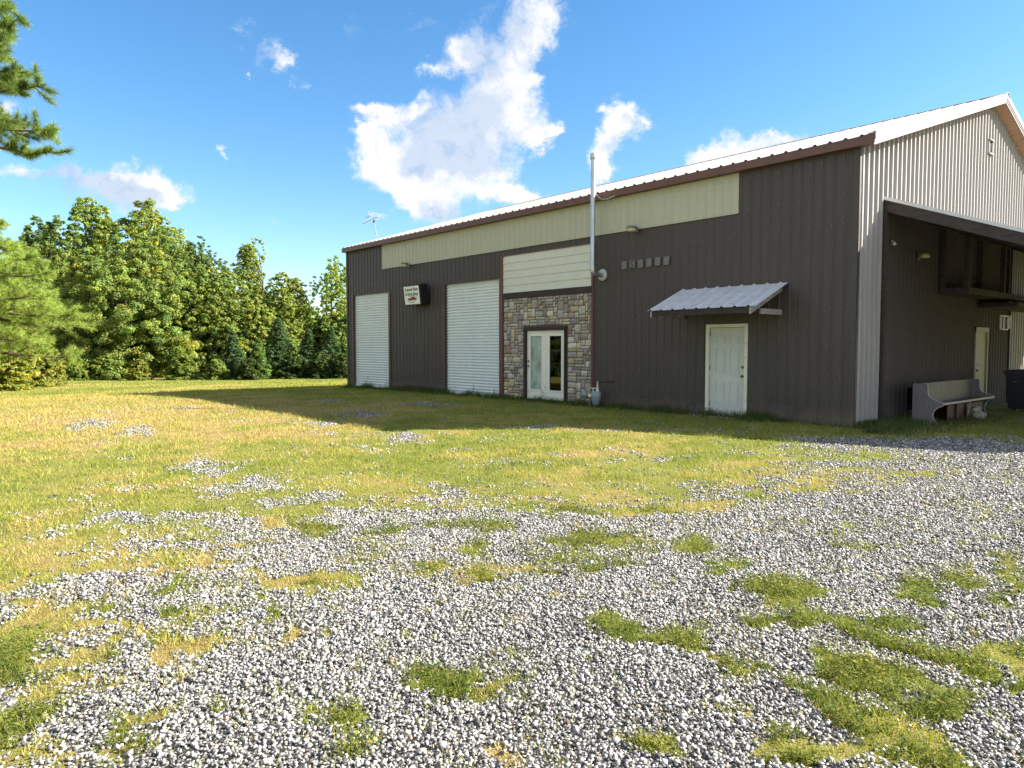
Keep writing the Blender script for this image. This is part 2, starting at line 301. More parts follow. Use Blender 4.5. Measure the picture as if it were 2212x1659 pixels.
# ------------------------------------------------------------------ terrain and ground cover fields
BND = np.array([[2.57, -13.95], [1.76, -13.72], [1.13, -13.47], [0.76, -13.15], [0.47, -12.58], [0.18, -12.03], [-0.05, -11.63], [0.04, -10.98], [0.12, -9.96], [0.78, -9.55], [1.82, -9.0], [2.04, -7.98], [2.02, -7.3], [2.2, -6.09], [2.55, -5.01], [3.08, -3.37], [3.33, -2.19]])
PATCH = [[3.45, -11.28, 0.05, 0.06, -0.07, 0.08, 1.04, 0.15], [3.56, -11.26, 0.05, 0.06, -0.07, 0.07, 1.04, 0.15], [3.67, -11.23, 0.05, 0.06, -0.06, 0.07, 1.04, 0.15], [3.79, -11.22, 0.05, 0.06, -0.06, 0.07, 1.04, 0.15], [3.9, -11.21, 0.05, 0.05, -0.05, 0.07, 1.04, 0.15], [4.01, -11.21, 0.05, 0.05, -0.05, 0.07, 1.04, 0.15], [4.12, -11.22, 0.05, 0.06, -0.05, 0.08, 1.04, 0.38], [4.23, -11.19, 0.05, 0.06, -0.05, 0.08, 1.04, 0.38], [4.34, -11.16, 0.05, 0.06, -0.05, 0.08, 1.04, 0.38], [4.45, -11.14, 0.05, 0.05, -0.04, 0.07, 1.04, 0.38], [4.56, -11.13, 0.05, 0.05, -0.04, 0.07, 1.04, 0.38], [4.65, -11.14, 0.05, 0.05, -0.04, 0.07, 1.04, 0.38], [4.74, -11.16, 0.08, 0.09, -0.06, 0.12, 1.23, 0.36], [4.82, -11.17, 0.08, 0.09, -0.05, 0.12, 1.23, 0.36], [4.9, -11.18, 0.08, 0.09, -0.05, 0.12, 1.23, 0.36], [4.98, -11.19, 0.08, 0.09, -0.05, 0.12, 1.23, 0.36], [5.05, -11.19, 0.07, 0.08, -0.04, 0.11, 1.23, 0.36], [5.11, -11.19, 0.07, 0.08, -0.04, 0.11, 1.23, 0.36], [5.18, -11.19, 0.07, 0.08, -0.04, 0.11, 1.23, 0.36], [5.24, -11.19, 0.07, 0.08, -0.03, 0.11, 1.23, 0.36], [4.82, -11.7, 0.07, 0.08, -0.05, 0.09, 1.14, 0.4], [4.85, -11.64, 0.07, 0.08, -0.05, 0.1, 1.14, 0.4], [4.89, -11.57, 0.07, 0.08, -0.05, 0.1, 1.14, 0.4], [4.93, -11.5, 0.07, 0.08, -0.05, 0.1, 1.14, 0.4], [4.97, -11.44, 0.07, 0.08, -0.05, 0.1, 1.14, 0.4], [5.03, -11.41, 0.07, 0.08, -0.04, 0.1, 1.14, 0.4], [5.09, -11.39, 0.07, 0.08, -0.04, 0.1, 1.14, 0.4], [3.78, -11.25, 0.04, 0.05, -0.05, 0.06, 1.04, 0.1], [3.81, -11.14, 0.04, 0.05, -0.05, 0.07, 1.04, 0.1], [3.84, -11.04, 0.04, 0.05, -0.05, 0.07, 1.04, 0.1], [3.89, -10.94, 0.04, 0.05, -0.05, 0.07, 1.04, 0.1], [4.17, -10.52, 0.04, 0.05, -0.04, 0.08, 1.14, 0.05], [4.22, -10.41, 0.04, 0.05, -0.04, 0.08, 1.14, 0.05], [4.27, -10.3, 0.04, 0.05, -0.04, 0.08, 1.14, 0.05], [4.35, -10.26, 0.04, 0.05, -0.04, 0.08, 1.14, 0.05], [4.43, -10.22, 0.04, 0.05, -0.04, 0.08, 1.14, 0.05], [4.5, -10.09, 0.04, 0.05, -0.03, 0.08, 1.14, 0.05], [4.57, -9.96, 0.04, 0.05, -0.03, 0.09, 1.14, 0.05], [4.39, -10.42, 0.05, 0.06, -0.04, 0.09, 1.14, 0.05], [4.48, -10.38, 0.05, 0.06, -0.04, 0.09, 1.14, 0.05], [4.57, -10.34, 0.05, 0.05, -0.04, 0.09, 1.14, 0.05], [4.65, -10.31, 0.05, 0.05, -0.04, 0.09, 1.14, 0.05], [4.74, -10.32, 0.05, 0.05, -0.03, 0.09, 1.14, 0.05], [4.83, -10.33, 0.05, 0.05, -0.03, 0.09, 1.14, 0.05], [4.94, -10.33, 0.05, 0.05, -0.03, 0.09, 1.14, 0.05], [5.04, -10.33, 0.04, 0.05, -0.03, 0.09, 1.14, 0.05], [5.16, -10.41, 0.04, 0.05, -0.02, 0.08, 1.14, 0.05], [4.59, -10.84, 0.04, 0.05, -0.04, 0.07, 1.14, 0.05], [4.67, -10.82, 0.04, 0.05, -0.03, 0.07, 1.14, 0.05], [4.74, -10.81, 0.04, 0.05, -0.03, 0.07, 1.14, 0.05], [4.82, -10.81, 0.04, 0.05, -0.03, 0.07, 1.14, 0.05], [4.9, -10.81, 0.04, 0.05, -0.03, 0.07, 1.14, 0.05], [4.98, -10.83, 0.04, 0.05, -0.02, 0.07, 1.14, 0.05], [5.06, -10.85, 0.04, 0.04, -0.02, 0.07, 1.14, 0.05], [5.15, -10.83, 0.04, 0.04, -0.02, 0.07, 1.14, 0.05], [3.96, -10.08, 0.09, 0.1, -0.12, 0.21, 1.2, 0.05], [4.41, -9.25, 0.08, 0.09, -0.06, 0.17, 1.2, 0.0], [4.52, -9.51, 0.09, 0.1, -0.05, 0.14, 1.2, 0.0], [2.83, -9.44, 0.1, 0.12, -0.14, 0.2, 1.1, 0.1], [3.3, -9.74, 0.07, 0.08, -0.08, 0.12, 0.9, 0.1], [3.47, -9.95, 0.05, 0.06, -0.04, 0.07, 0.8, 0.2], [4.48, -8.81, 0.06, 0.07, -0.05, 0.16, 1.0, 0.1], [4.69, -8.18, 0.08, 0.09, -0.1, 0.39, 0.62, 0.3], [5.13, -10.03, 0.06, 0.07, -0.04, 0.16, 0.9, 0.6], [4.41, -12.02, 0.07, 0.08, -0.06, 0.08, 0.8, 0.2], [4.76, -11.62, 0.07, 0.08, -0.06, 0.11, 0.9, 0.2], [4.9, -11.68, 0.07, 0.08, -0.04, 0.07, 0.9, 0.3], [4.86, -8.87, 0.06, 0.07, -0.08, 0.31, 0.55, 0.3], [3.7, -10.09, 0.06, 0.07, -0.03, 0.06, 0.8, 0.2], [2.07, -10.39, 0.15, 0.17, -0.15, 0.14, 0.75, 0.3], [2.2, -10.04, 0.18, 0.2, -0.22, 0.23, 0.75, 0.4], [2.41, -9.91, 0.14, 0.15, -0.23, 0.26, 0.8, 0.5], [2.45, -10.43, 0.25, 0.29, -0.17, 0.17, 0.75, 0.2], [2.44, -10.87, 0.1, 0.11, -0.12, 0.11, 0.9, 0.8], [2.64, -10.96, 0.12, 0.13, -0.07, 0.07, 0.8, 0.1], [2.74, -10.61, 0.1, 0.11, -0.09, 0.1, 0.8, 0.1], [2.9, -10.43, 0.08, 0.09, -0.05, 0.06, 0.7, 0.1], [1.78, -9.71, 0.05, 0.06, -0.12, 0.12, 0.8, 0.9], [1.42, -9.22, 0.09, 0.1, -0.1, 0.11, 1.0, 0.1], [1.87, -8.72, 0.07, 0.08, -0.09, 0.12, 1.0, 0.1], [1.99, -8.51, 0.15, 0.17, -0.09, 0.12, 0.9, 0.4], [2.05, -8.13, 0.22, 0.24, -0.15, 0.23, 1.0, 0.6], [2.32, -8.21, 0.12, 0.13, -0.07, 0.1, 0.8, 0.7], [3.76, -8.49, 0.12, 0.14, -0.09, 0.2, 0.45, 0.3], [4.55, -11.5, 0.04, 0.05, -0.04, 0.07, 0.45, 0.3], [4.26, -11.47, 0.04, 0.05, -0.03, 0.05, 0.5, 0.6], [4.27, -12.02, 0.03, 0.03, -0.04, 0.04, 0.4, 0.3], [1.09, -13.73, 0.12, 0.13, -0.5, 0.06, 1.0, 0.7], [2.29, -13.81, 0.11, 0.12, -0.24, 0.03, 0.75, 0.6], [2.76, -13.94, 0.06, 0.06, -0.14, 0.01, 0.8, 0.4], [1.66, -13.51, 0.09, 0.11, -0.15, 0.03, 0.8, 0.7], [1.71, -12.22, 0.17, 0.2, -0.17, 0.08, 1.0, 0.8], [1.82, -12.17, 0.09, 0.1, -0.09, 0.05, 1.0, 0.1], [1.4, -12.28, 0.06, 0.07, -0.15, 0.06, 0.8, 0.9], [2.31, -13.3, 0.06, 0.07, -0.17, 0.04, 1.0, 0.8], [2.52, -13.37, 0.08, 0.09, -0.09, 0.02, 0.9, 0.9], [2.36, -13.13, 0.07, 0.08, -0.15, 0.04, 0.9, 0.8], [2.6, -12.72, 0.06, 0.06, -0.07, 0.03, 0.9, 0.7], [2.65, -12.53, 0.02, 0.03, -0.05, 0.03, 0.8, 0.8], [2.35, -13.01, 0.04, 0.05, -0.08, 0.03, 0.9, 0.8], [1.89, -13.39, 0.1, 0.11, -0.12, 0.03, 0.9, 0.8], [3.47, -12.4, 0.09, 0.1, -0.09, 0.07, 1.1, 0.05], [3.33, -12.38, 0.04, 0.05, -0.07, 0.05, 1.0, 0.05], [3.61, -12.36, 0.06, 0.06, -0.04, 0.03, 0.8, 0.1], [3.69, -12.25, 0.03, 0.03, -0.06, 0.05, 0.9, 0.8], [3.07, -13.11, 0.03, 0.03, -0.06, 0.02, 0.9, 0.4], [2.94, -13.44, 0.12, 0.13, -0.09, 0.02, 0.9, 0.55], [3.18, -13.61, 0.06, 0.07, -0.08, 0.02, 0.8, 0.5], [2.93, -13.54, 0.04, 0.05, -0.1, 0.02, 0.7, 0.3], [3.51, -12.9, 0.05, 0.06, -0.13, 0.07, 0.85, 0.1], [3.65, -13.0, 0.04, 0.05, -0.07, 0.03, 0.7, 0.1], [1.82, -13.78, 0.11, 0.13, -0.33, 0.04, 1.0, 0.3], [2.0, -13.57, 0.09, 0.11, -0.13, 0.02, 0.9, 0.7], [2.34, -13.69, 0.09, 0.11, -0.1, 0.02, 0.9, 0.7], [2.86, -13.93, 0.09, 0.1, -0.15, 0.02, 0.8, 0.4], [2.6, -13.8, 0.05, 0.05, -0.07, 0.01, 0.8, 0.1], [2.45, -13.91, 0.05, 0.06, -0.12, 0.01, 0.9, 0.3], [1.05, -12.83, 0.06, 0.07, -0.15, 0.04, 0.9, 0.1], [1.33, -12.72, 0.07, 0.08, -0.12, 0.04, 0.6, 0.5], [1.73, -13.01, 0.05, 0.06, -0.13, 0.04, 0.9, 0.2], [2.16, -12.67, 0.04, 0.05, -0.06, 0.03, 0.9, 0.1], [1.74, -10.91, 0.11, 0.12, -0.16, 0.12, 0.8, 0.3], [1.94, -11.44, 0.07, 0.07, -0.14, 0.1, 1.0, 0.1], [2.32, -11.25, 0.06, 0.07, -0.09, 0.07, 0.9, 0.1], [2.23, -10.95, 0.1, 0.11, -0.12, 0.1, 0.9, 0.8], [1.49, -13.34, 0.05, 0.06, -0.11, 0.02, 0.8, 0.2], [1.32, -13.15, 0.05, 0.05, -0.18, 0.04, 0.7, 0.4], [1.51, -11.58, 0.25, 0.28, -0.31, 0.18, 0.42, 0.3], [0.55, -11.68, 0.26, 0.29, -0.28, 0.13, 0.4, 0.5], [0.71, -12.49, 0.15, 0.17, -0.18, 0.06, 0.7, 0.8], [0.44, -12.22, 0.17, 0.19, -0.15, 0.05, 0.7, 0.6], [-0.13, -11.73, 0.15, 0.17, -0.19, 0.08, 0.9, 0.9], [0.24, -11.43, 0.11, 0.12, -0.16, 0.08, 0.8, 0.2], [0.73, -11.01, 0.16, 0.18, -0.21, 0.13, 0.55, 0.2], [1.0, -10.58, 0.12, 0.14, -0.12, 0.09, 0.7, 0.1], [1.34, -10.33, 0.15, 0.17, -0.19, 0.15, 0.6, 0.2], [4.08, -12.58, 0.05, 0.06, -0.06, 0.05, 0.8, 0.8], [3.55, -13.14, 0.04, 0.04, -0.05, 0.02, 0.5, 0.2], [2.35, -11.83, 0.06, 0.07, -0.13, 0.08, 0.5, 0.4], [2.22, -11.13, 0.13, 0.15, -0.17, 0.13, 0.5, 0.5], [1.9, -12.93, 0.11, 0.12, -0.22, 0.07, 0.35, 0.4]]
GRAV = [[-10.48, -11.02, 0.29, 0.32, -1.52, 0.3, 0.9, 0.0], [-8.39, -10.79, 0.21, 0.23, -1.04, 0.25, 0.9, 0.0], [-9.81, -11.51, 0.18, 0.2, -0.73, 0.13, 0.7, 0.0], [-3.97, -11.19, 0.17, 0.19, -0.51, 0.16, 0.9, 0.0], [-2.1, -11.09, 0.18, 0.2, -0.43, 0.17, 1.0, 0.0], [-1.93, -11.52, 0.19, 0.21, -0.33, 0.11, 0.9, 0.0], [-3.06, -11.25, 0.23, 0.26, -0.38, 0.12, 0.8, 0.0], [-3.69, -10.74, 0.21, 0.24, -0.28, 0.1, 0.6, 0.0], [-0.81, -10.83, 0.16, 0.18, -0.22, 0.11, 0.9, 0.0], [-1.13, -12.71, 0.16, 0.18, -0.26, 0.06, 1.0, 0.0], [-0.89, -12.18, 0.16, 0.18, -0.22, 0.07, 0.9, 0.0], [-0.38, -12.01, 0.15, 0.17, -0.22, 0.08, 0.9, 0.0], [-0.79, -11.31, 0.14, 0.16, -0.16, 0.07, 0.6, 0.0], [-0.06, -12.69, 0.11, 0.13, -0.15, 0.04, 0.8, 0.0], [-1.05, -13.0, 0.08, 0.09, -0.19, 0.03, 0.7, 0.0], [0.74, -13.32, 0.1, 0.12, -0.13, 0.02, 0.7, 0.0], [0.79, -13.46, 0.07, 0.08, -0.1, 0.02, 0.6, 0.0], [-2.34, -13.04, 0.09, 0.11, -0.23, 0.03, 0.6, 0.0], [-2.49, -11.95, 0.18, 0.2, -0.23, 0.06, 0.5, 0.0], [-7.41, -7.67, 0.22, 0.25, -0.49, 0.24, 0.9, 0.0], [-8.75, -5.78, 0.3, 0.32, -0.73, 0.41, 0.9, 0.0], [-9.31, -5.96, 0.23, 0.25, -0.44, 0.23, 0.8, 0.0], [-10.27, -2.89, 0.44, 0.47, -0.47, 0.33, 0.9, 0.0], [-13.33, -4.41, 0.28, 0.3, -0.51, 0.26, 0.8, 0.0], [-10.12, -4.73, 0.21, 0.22, -0.44, 0.26, 0.7, 0.0], [-4.47, -7.49, 0.19, 0.21, -0.49, 0.32, 0.9, 0.0], [-9.13, -8.53, 0.14, 0.15, -0.39, 0.15, 0.6, 0.0], [-12.79, -8.61, 0.2, 0.22, -0.56, 0.17, 0.5, 0.0], [0.29, -11.12, 0.17, 0.19, -0.14, 0.08, 0.5, 0.0], [-5.54, -12.34, 0.11, 0.12, -0.24, 0.04, 0.4, 0.0], [-4.97, -11.7, 0.11, 0.12, -0.23, 0.05, 0.4, 0.0], [1.03, -2.12, 0.66, 0.73, -0.18, 0.42, 1.2, 0.0], [1.83, -1.87, 0.81, 0.89, -0.27, 0.76, 1.7, 0.0], [2.38, -2.04, 0.54, 0.6, -0.26, 0.83, 1.6, 0.0], [3.03, -2.2, 0.33, 0.37, -0.14, 0.51, 1.3, 0.0], [0.3, -2.24, 0.32, 0.35, -0.12, 0.24, 0.7, 0.0], [3.27, -2.57, 0.23, 0.26, -0.18, 0.72, 1.0, 0.0], [-4.11, -4.69, 0.31, 0.34, -0.21, 0.19, 0.8, 0.0], [-4.76, -3.05, 0.2, 0.22, -0.18, 0.18, 0.6, 0.0], [-0.99, -7.59, 0.26, 0.28, -0.2, 0.19, 0.5, 0.0], [-2.62, -4.19, 0.14, 0.16, -0.14, 0.17, 0.5, 0.0], [-0.01, -6.2, 0.13, 0.14, -0.13, 0.17, 0.6, 0.0], [1.39, -7.42, 0.16, 0.18, -0.11, 0.16, 0.6, 0.0], [0.84, -8.03, 0.21, 0.24, -0.13, 0.15, 0.5, 0.0], [0.21, -8.52, 0.18, 0.2, -0.14, 0.14, 0.45, 0.0], [1.75, -4.85, 0.31, 0.34, -0.12, 0.26, 0.5, 0.0], [2.46, -4.05, 0.53, 0.59, -0.15, 0.4, 0.6, 0.0], [-1.92, -3.16, 0.26, 0.29, -0.11, 0.15, 0.6, 0.0], [0.46, -4.71, 0.14, 0.15, -0.1, 0.17, 0.4, 0.0]]
def tz(x, y):
    t = np.clip((-15 - x) / 22, 0, 1); z = -.7 * t * t * (3 - 2 * t)
    near = np.clip((-1.2 - y) / 1.5, 0, 1) * np.clip((40 - np.hypot(x - 6, y + 14)) / 20, 0, 1)
    return z + near * (fbm(x * .5, y * .5, 5, 3) - .5) * .06
def sdist(x, y):
    best = np.full(x.shape, 1e9); sg = np.zeros(x.shape)
    for i in range(len(BND) - 1):
        a = BND[i]; d = BND[i + 1] - a; L2 = d @ d
        t = ((x - a[0]) * d[0] + (y - a[1]) * d[1]) / L2
        lo = -50 if i == 0 else 0; hi = 50 if i == len(BND) - 2 else 1
        t = np.clip(t, lo, hi); dx = x - a[0] - t * d[0]; dy = y - a[1] - t * d[1]; r = np.hypot(dx, dy)
        s = np.sign(d[0] * dy - d[1] * dx); m = r < best; best = np.where(m, r, best); sg = np.where(m, s, sg)
    return best * sg
def ellmax(x, y, L, extra=None):
    out = np.zeros(x.shape); ex = np.zeros(x.shape)
    for (cx, cy, ax, ay, bx, by, w, dr) in L:
        det = ax * by - ay * bx; px = x - cx; py = y - cy
        s = (px * by - py * bx) / det; t = (ax * py - ay * px) / det
        g = w * 1.12 * np.exp(-(s * s + t * t) * .7); m = g > out; out = np.where(m, g, out); ex = np.where(m, dr, ex)
    return out, ex
def fields(x, y):
    x0_, y0_ = x, y; x = x + (fbm(x * 3, y * 3, 51, 3) - .5) * .5; y = y + (fbm(x0_ * 3, y0_ * 3, 57, 3) - .5) * .5
    s = sdist(x, y); n = fbm(x * 2.2, y * 2.2, 1, 5) - .5; nh = fbm(x * 11, y * 11, 61, 4) - .5; n2 = fbm(x * .6, y * .6, 9, 3) - .5
    p, dr = ellmax(x, y, PATCH); g, _ = ellmax(x, y, GRAV)
    base = .48 * np.tanh(s / (.2 + .085 * np.hypot(x - CAM[0], y - CAM[1])))
    f = np.maximum(base + .12 + .13 * np.exp(np.minimum(s, 0) / 1.6) * (s < 0), -.36 + p) + n * 1.15 + nh * 1.0 + n2 * .4 - g * .75
    cover = np.clip((f + .26) / .74, 0, 1)
    dryn = .55 * fbm(x * .9 + 3, y * .9, 21, 4) + .45 * fbm(x * 3.7, y * 3.7, 23, 4)
    left = np.clip((-3.5 - x + (y + 14) * -.25) / 3.0, 0, 1) * np.clip((-3 - y) / 4, 0, 1)
    dry = np.clip((dryn - .5) * 2.5 + .36 + .42 * left, 0, 1)
    k = np.clip(p * 1.3, 0, 1) * (s < .3); dry = dry * (1 - k) + np.clip(dr + (dryn - .5) * .6, 0, 1) * k
    wall_shade = np.clip((y + 3.2) / 2.5, 0, 1) * np.clip((x + 21) / 2, 0, 1); dry = dry * (1 - .35 * wall_shade)  # shade near the front wall put into the grass colour, less straw there
    return cover * cover * (3 - 2 * cover), dry, p * (s < .2)
GX0, GX1, GY0, GY1, GS = -32.0, 14.0, -17.0, 8.0, .05
gx, gy = np.meshgrid(np.arange(GX0, GX1, GS), np.arange(GY0, GY1, GS), indexing='ij')
FC, FD, FP = fields(gx, gy)
def look(x, y):
    i = np.clip(((x - GX0) / GS).astype(int), 0, FC.shape[0] - 1); j = np.clip(((y - GY0) / GS).astype(int), 0, FC.shape[1] - 1)
    ins = (x > GX0) & (x < GX1) & (y > GY0) & (y < GY1)
    n = fbm(x * .35, y * .35, 31, 4)
    return np.where(ins, FC[i, j], .97), np.where(ins, FD[i, j], np.clip((n - .5) * 2 + .35, 0, 1)), np.where(ins, FP[i, j], 0)

# ground sheet: rings around the yard, finer near the drive
def build_ground():
    ang = np.concatenate([np.arange(-48, 48, .45), np.arange(48, 312, 3.0)]); a = np.radians(ang)
    rr = [.25]
    while rr[-1] < 900: rr.append(rr[-1] * 1.0125 + .004)
    rr = np.array(rr); nA, nR = len(a), len(rr)
    A, Rr = np.meshgrid(a, rr); base = math.atan2(FW[1], FW[0])
    x = CAM[0] + Rr * np.cos(base - A); y = CAM[1] + Rr * np.sin(base - A)
    z = tz(x, y); c, d, p = look(x, y)
    V = np.stack([x, y, z], -1).reshape(-1, 3)
    i = np.arange(nR - 1)[:, None] * nA; k = np.arange(nA)[None]; k2 = (k + 1) % nA
    F = np.stack([i + k, i + nA + k, i + nA + k2, i + k2], -1).reshape(-1, 4)
    V = np.vstack([V, [[CAM[0], CAM[1], float(tz(np.array(CAM[0]), np.array(CAM[1])))]]]); cidx = len(V) - 1
    F2 = np.array([[cidx, k_, (k_ + 1) % nA, (k_ + 1) % nA] for k_ in range(nA)])
    me_c = np.append(c.ravel(), 0); me_d = np.append(d.ravel(), .3)
    m = bpy.data.materials.new('yard_ground'); m.use_nodes = True; t = m.node_tree; b = NB(t); pr = t.nodes['Principled BSDF']
    tc = b.n('ShaderNodeTexCoord'); P = tc.outputs['Object']
    ga = b.n('ShaderNodeAttribute', attribute_name='cover').outputs['Fac']; da = b.n('ShaderNodeAttribute', attribute_name='dry').outputs['Fac']
    vo = b.n('ShaderNodeTexVoronoi'); vo.inputs['Scale'].default_value = 44; t.links.new(P, vo.inputs['Vector'])
    sepc = b.n('ShaderNodeSeparateColor'); t.links.new(vo.outputs['Color'], sepc.inputs[0])
    rnd = b.rng(sepc.outputs[0], 0, 1, 0, 1, 'LINEAR')
    st = b.mix(rnd, (.08, .08, .08, 1), (.34, .335, .33, 1))
    edge = b.rng(vo.outputs['Distance'], .25, .62); st = b.mix(edge, st, (.10, .095, .088, 1))
    gn = b.noise(P, 14, 8, .75); gn2 = b.noise(P, 90, 3, .7); gn3 = b.noise(P, .5, 4, .6)
    green = b.mix(gn, (.06, .095, .016, 1), (.25, .26, .045, 1)); green = b.mix(b.rng(gn3, .35, .65), green, (.22, .21, .055, 1)); green.node.inputs[0].links
    dryc = b.mix(gn, (.18, .125, .05, 1), (.40, .30, .12, 1))
    gr = b.mix(b.rng(b.m('ADD', da, b.m('MULTIPLY', b.m('SUBTRACT', gn, .5), .8)), .25, .85), green, dryc)
    gr2 = b.v('SCALE', gr); t.links.new(b.rng(gn2, .3, .7, .6, 1.35, 'LINEAR'), gr2.node.inputs[3])
    cv = b.rng(b.m('ADD', ga, b.m('MULTIPLY', b.m('SUBTRACT', b.noise(P, 22, 6, .7), .5), .9)), .3, .7)
    t.links.new(b.mix(cv, st, gr2), pr.inputs['Base Color']); pr.inputs['Roughness'].default_value = .95; pr.inputs['Specular IOR Level'].default_value = .15
    bn = b.n('ShaderNodeBump'); bn.inputs['Strength'].default_value = .9; bn.inputs['Distance'].default_value = .03
    h = b.mix(cv, b.m('SUBTRACT', 1, vo.outputs['Distance']), gn2)
    t.links.new(h, bn.inputs['Height']); t.links.new(bn.outputs[0], pr.inputs['Normal'])
    me = bpy.data.meshes.new('ground'); 
    o = np_mesh('ground', V, F, m, attrs={'cover': me_c, 'dry': me_d}, smooth=True, kind='structure', label='gravel drive fading into patchy dry lawn and field', cat=None)
    return o
build_ground()

def sector(n, r0, r1, dens, half=R(44), seed=1):
    """random yard points with density dens(r) per square metre"""
    rs = np.random.default_rng(seed); edges = np.geomspace(r0, r1, 60); X = []; Y = []; base = math.atan2(FW[1], FW[0])
    for a, b_ in zip(edges[:-1], edges[1:]):
        area = half * (b_ * b_ - a * a); k = int(area * dens((a + b_) / 2))
        r = np.sqrt(rs.uniform(a * a, b_ * b_, k)); t = base + rs.uniform(-half, half, k)
        X.append(CAM[0] + r * np.cos(t)); Y.append(CAM[1] + r * np.sin(t))
    X = np.concatenate(X); Y = np.concatenate(Y)
    ok = ~((X > -20.4) & (X < .02) & (Y > -.04) & (Y < 15.4)); return X[ok], Y[ok], rs

def build_gravel():
    x, y, rs = sector(0, 1.2, 24, lambda r: 7600 if r < 5 else 7600 * (5 / r) ** 1.95, seed=3)
    c, d, p = look(x, y); keep = rs.random(len(x)) > c * 1.0; x, y = x[keep], y[keep]
    r = np.hypot(x - CAM[0], y - CAM[1]); n = len(x)
    s = rs.uniform(.0036, .0088, n) * (1 + .8 * rs.random(n) ** 6) * np.clip((r / 5) ** .45, 1, 1.7)
    q = np.array([[i, j, k] for k in (-1, 1) for j in (-1, 1) for i in (-1, 1)], float)
    V = q[None] * (1 + rs.uniform(-.62, .35, (n, 8, 3))) * np.stack([np.ones(n), rs.uniform(.45, .9, n), rs.uniform(.25, .65, n)], -1)[:, None] * s[:, None, None]
    def rot(axis, a):
        c_, s_ = np.cos(a), np.sin(a); m = np.zeros((n, 3, 3)); i, j = [(1, 2), (0, 2), (0, 1)][axis]
        m[:, axis, axis] = 1; m[:, i, i] = c_; m[:, j, j] = c_; m[:, i, j] = -s_; m[:, j, i] = s_; return m
    Rm = rot(2, rs.uniform(0, 6.28, n)) @ rot(0, rs.normal(0, .42, n)) @ rot(1, rs.normal(0, .42, n))
    V = np.einsum('nij,nkj->nki', Rm, V); z = tz(x, y) + rs.uniform(-.004, .014, n)
    V += np.stack([x, y, z], -1)[:, None]
    F = np.array([(0, 2, 3, 1), (4, 5, 7, 6), (0, 1, 5, 4), (2, 6, 7, 3), (0, 4, 6, 2), (1, 3, 7, 5)])
    F = (F[None] + (np.arange(n) * 8)[:, None, None]).reshape(-1, 4)
    g = rs.beta(1.05, 1.2, n) * .46 + .05; t = np.stack([g * 1.0, g * .985, g * .965], -1)
    br = rs.random(n) < .04; t[br] *= np.array([1.15, .95, .75])
    np_mesh('gravel', V.reshape(-1, 3), F, STONEM, tint=np.repeat(t, 8, 0), kind='stuff', label='loose grey crushed stone covering the drive', cat='gravel')
build_gravel()

def blades(x, y, h, w, lean, rs, tint, z0=None):
    n = len(x); a = rs.uniform(0, 6.28, n); b_ = rs.uniform(0, 6.28, n); z = tz(x, y) if z0 is None else z0
    dx, dy = np.cos(a) * w / 2, np.sin(a) * w / 2
    lx, ly = np.cos(b_) * lean * h, np.sin(b_) * lean * h
    V = np.zeros((n, 3, 3)); V[:, 0] = np.stack([x - dx, y - dy, z - .004], -1); V[:, 1] = np.stack([x + dx, y + dy, z - .004], -1)
    V[:, 2] = np.stack([x + lx, y + ly, z + h], -1); return V, np.repeat(tint, 3, 0)
def grass_tint(x, y, d, rs, green=(.15, .195, .038), mid=(.295, .30, .055), dry=(.42, .325, .125)):
    n = len(x); k = np.clip(d + rs.normal(0, .18, n), 0, 1)[:, None]; g, m_, dr = map(np.array, (green, mid, dry))
    t = np.where(k < .5, g * (1 - k * 2) + m_ * k * 2, m_ * (2 - k * 2) + dr * (k * 2 - 1))
    return t * rs.uniform(.65, 1.3, n)[:, None]
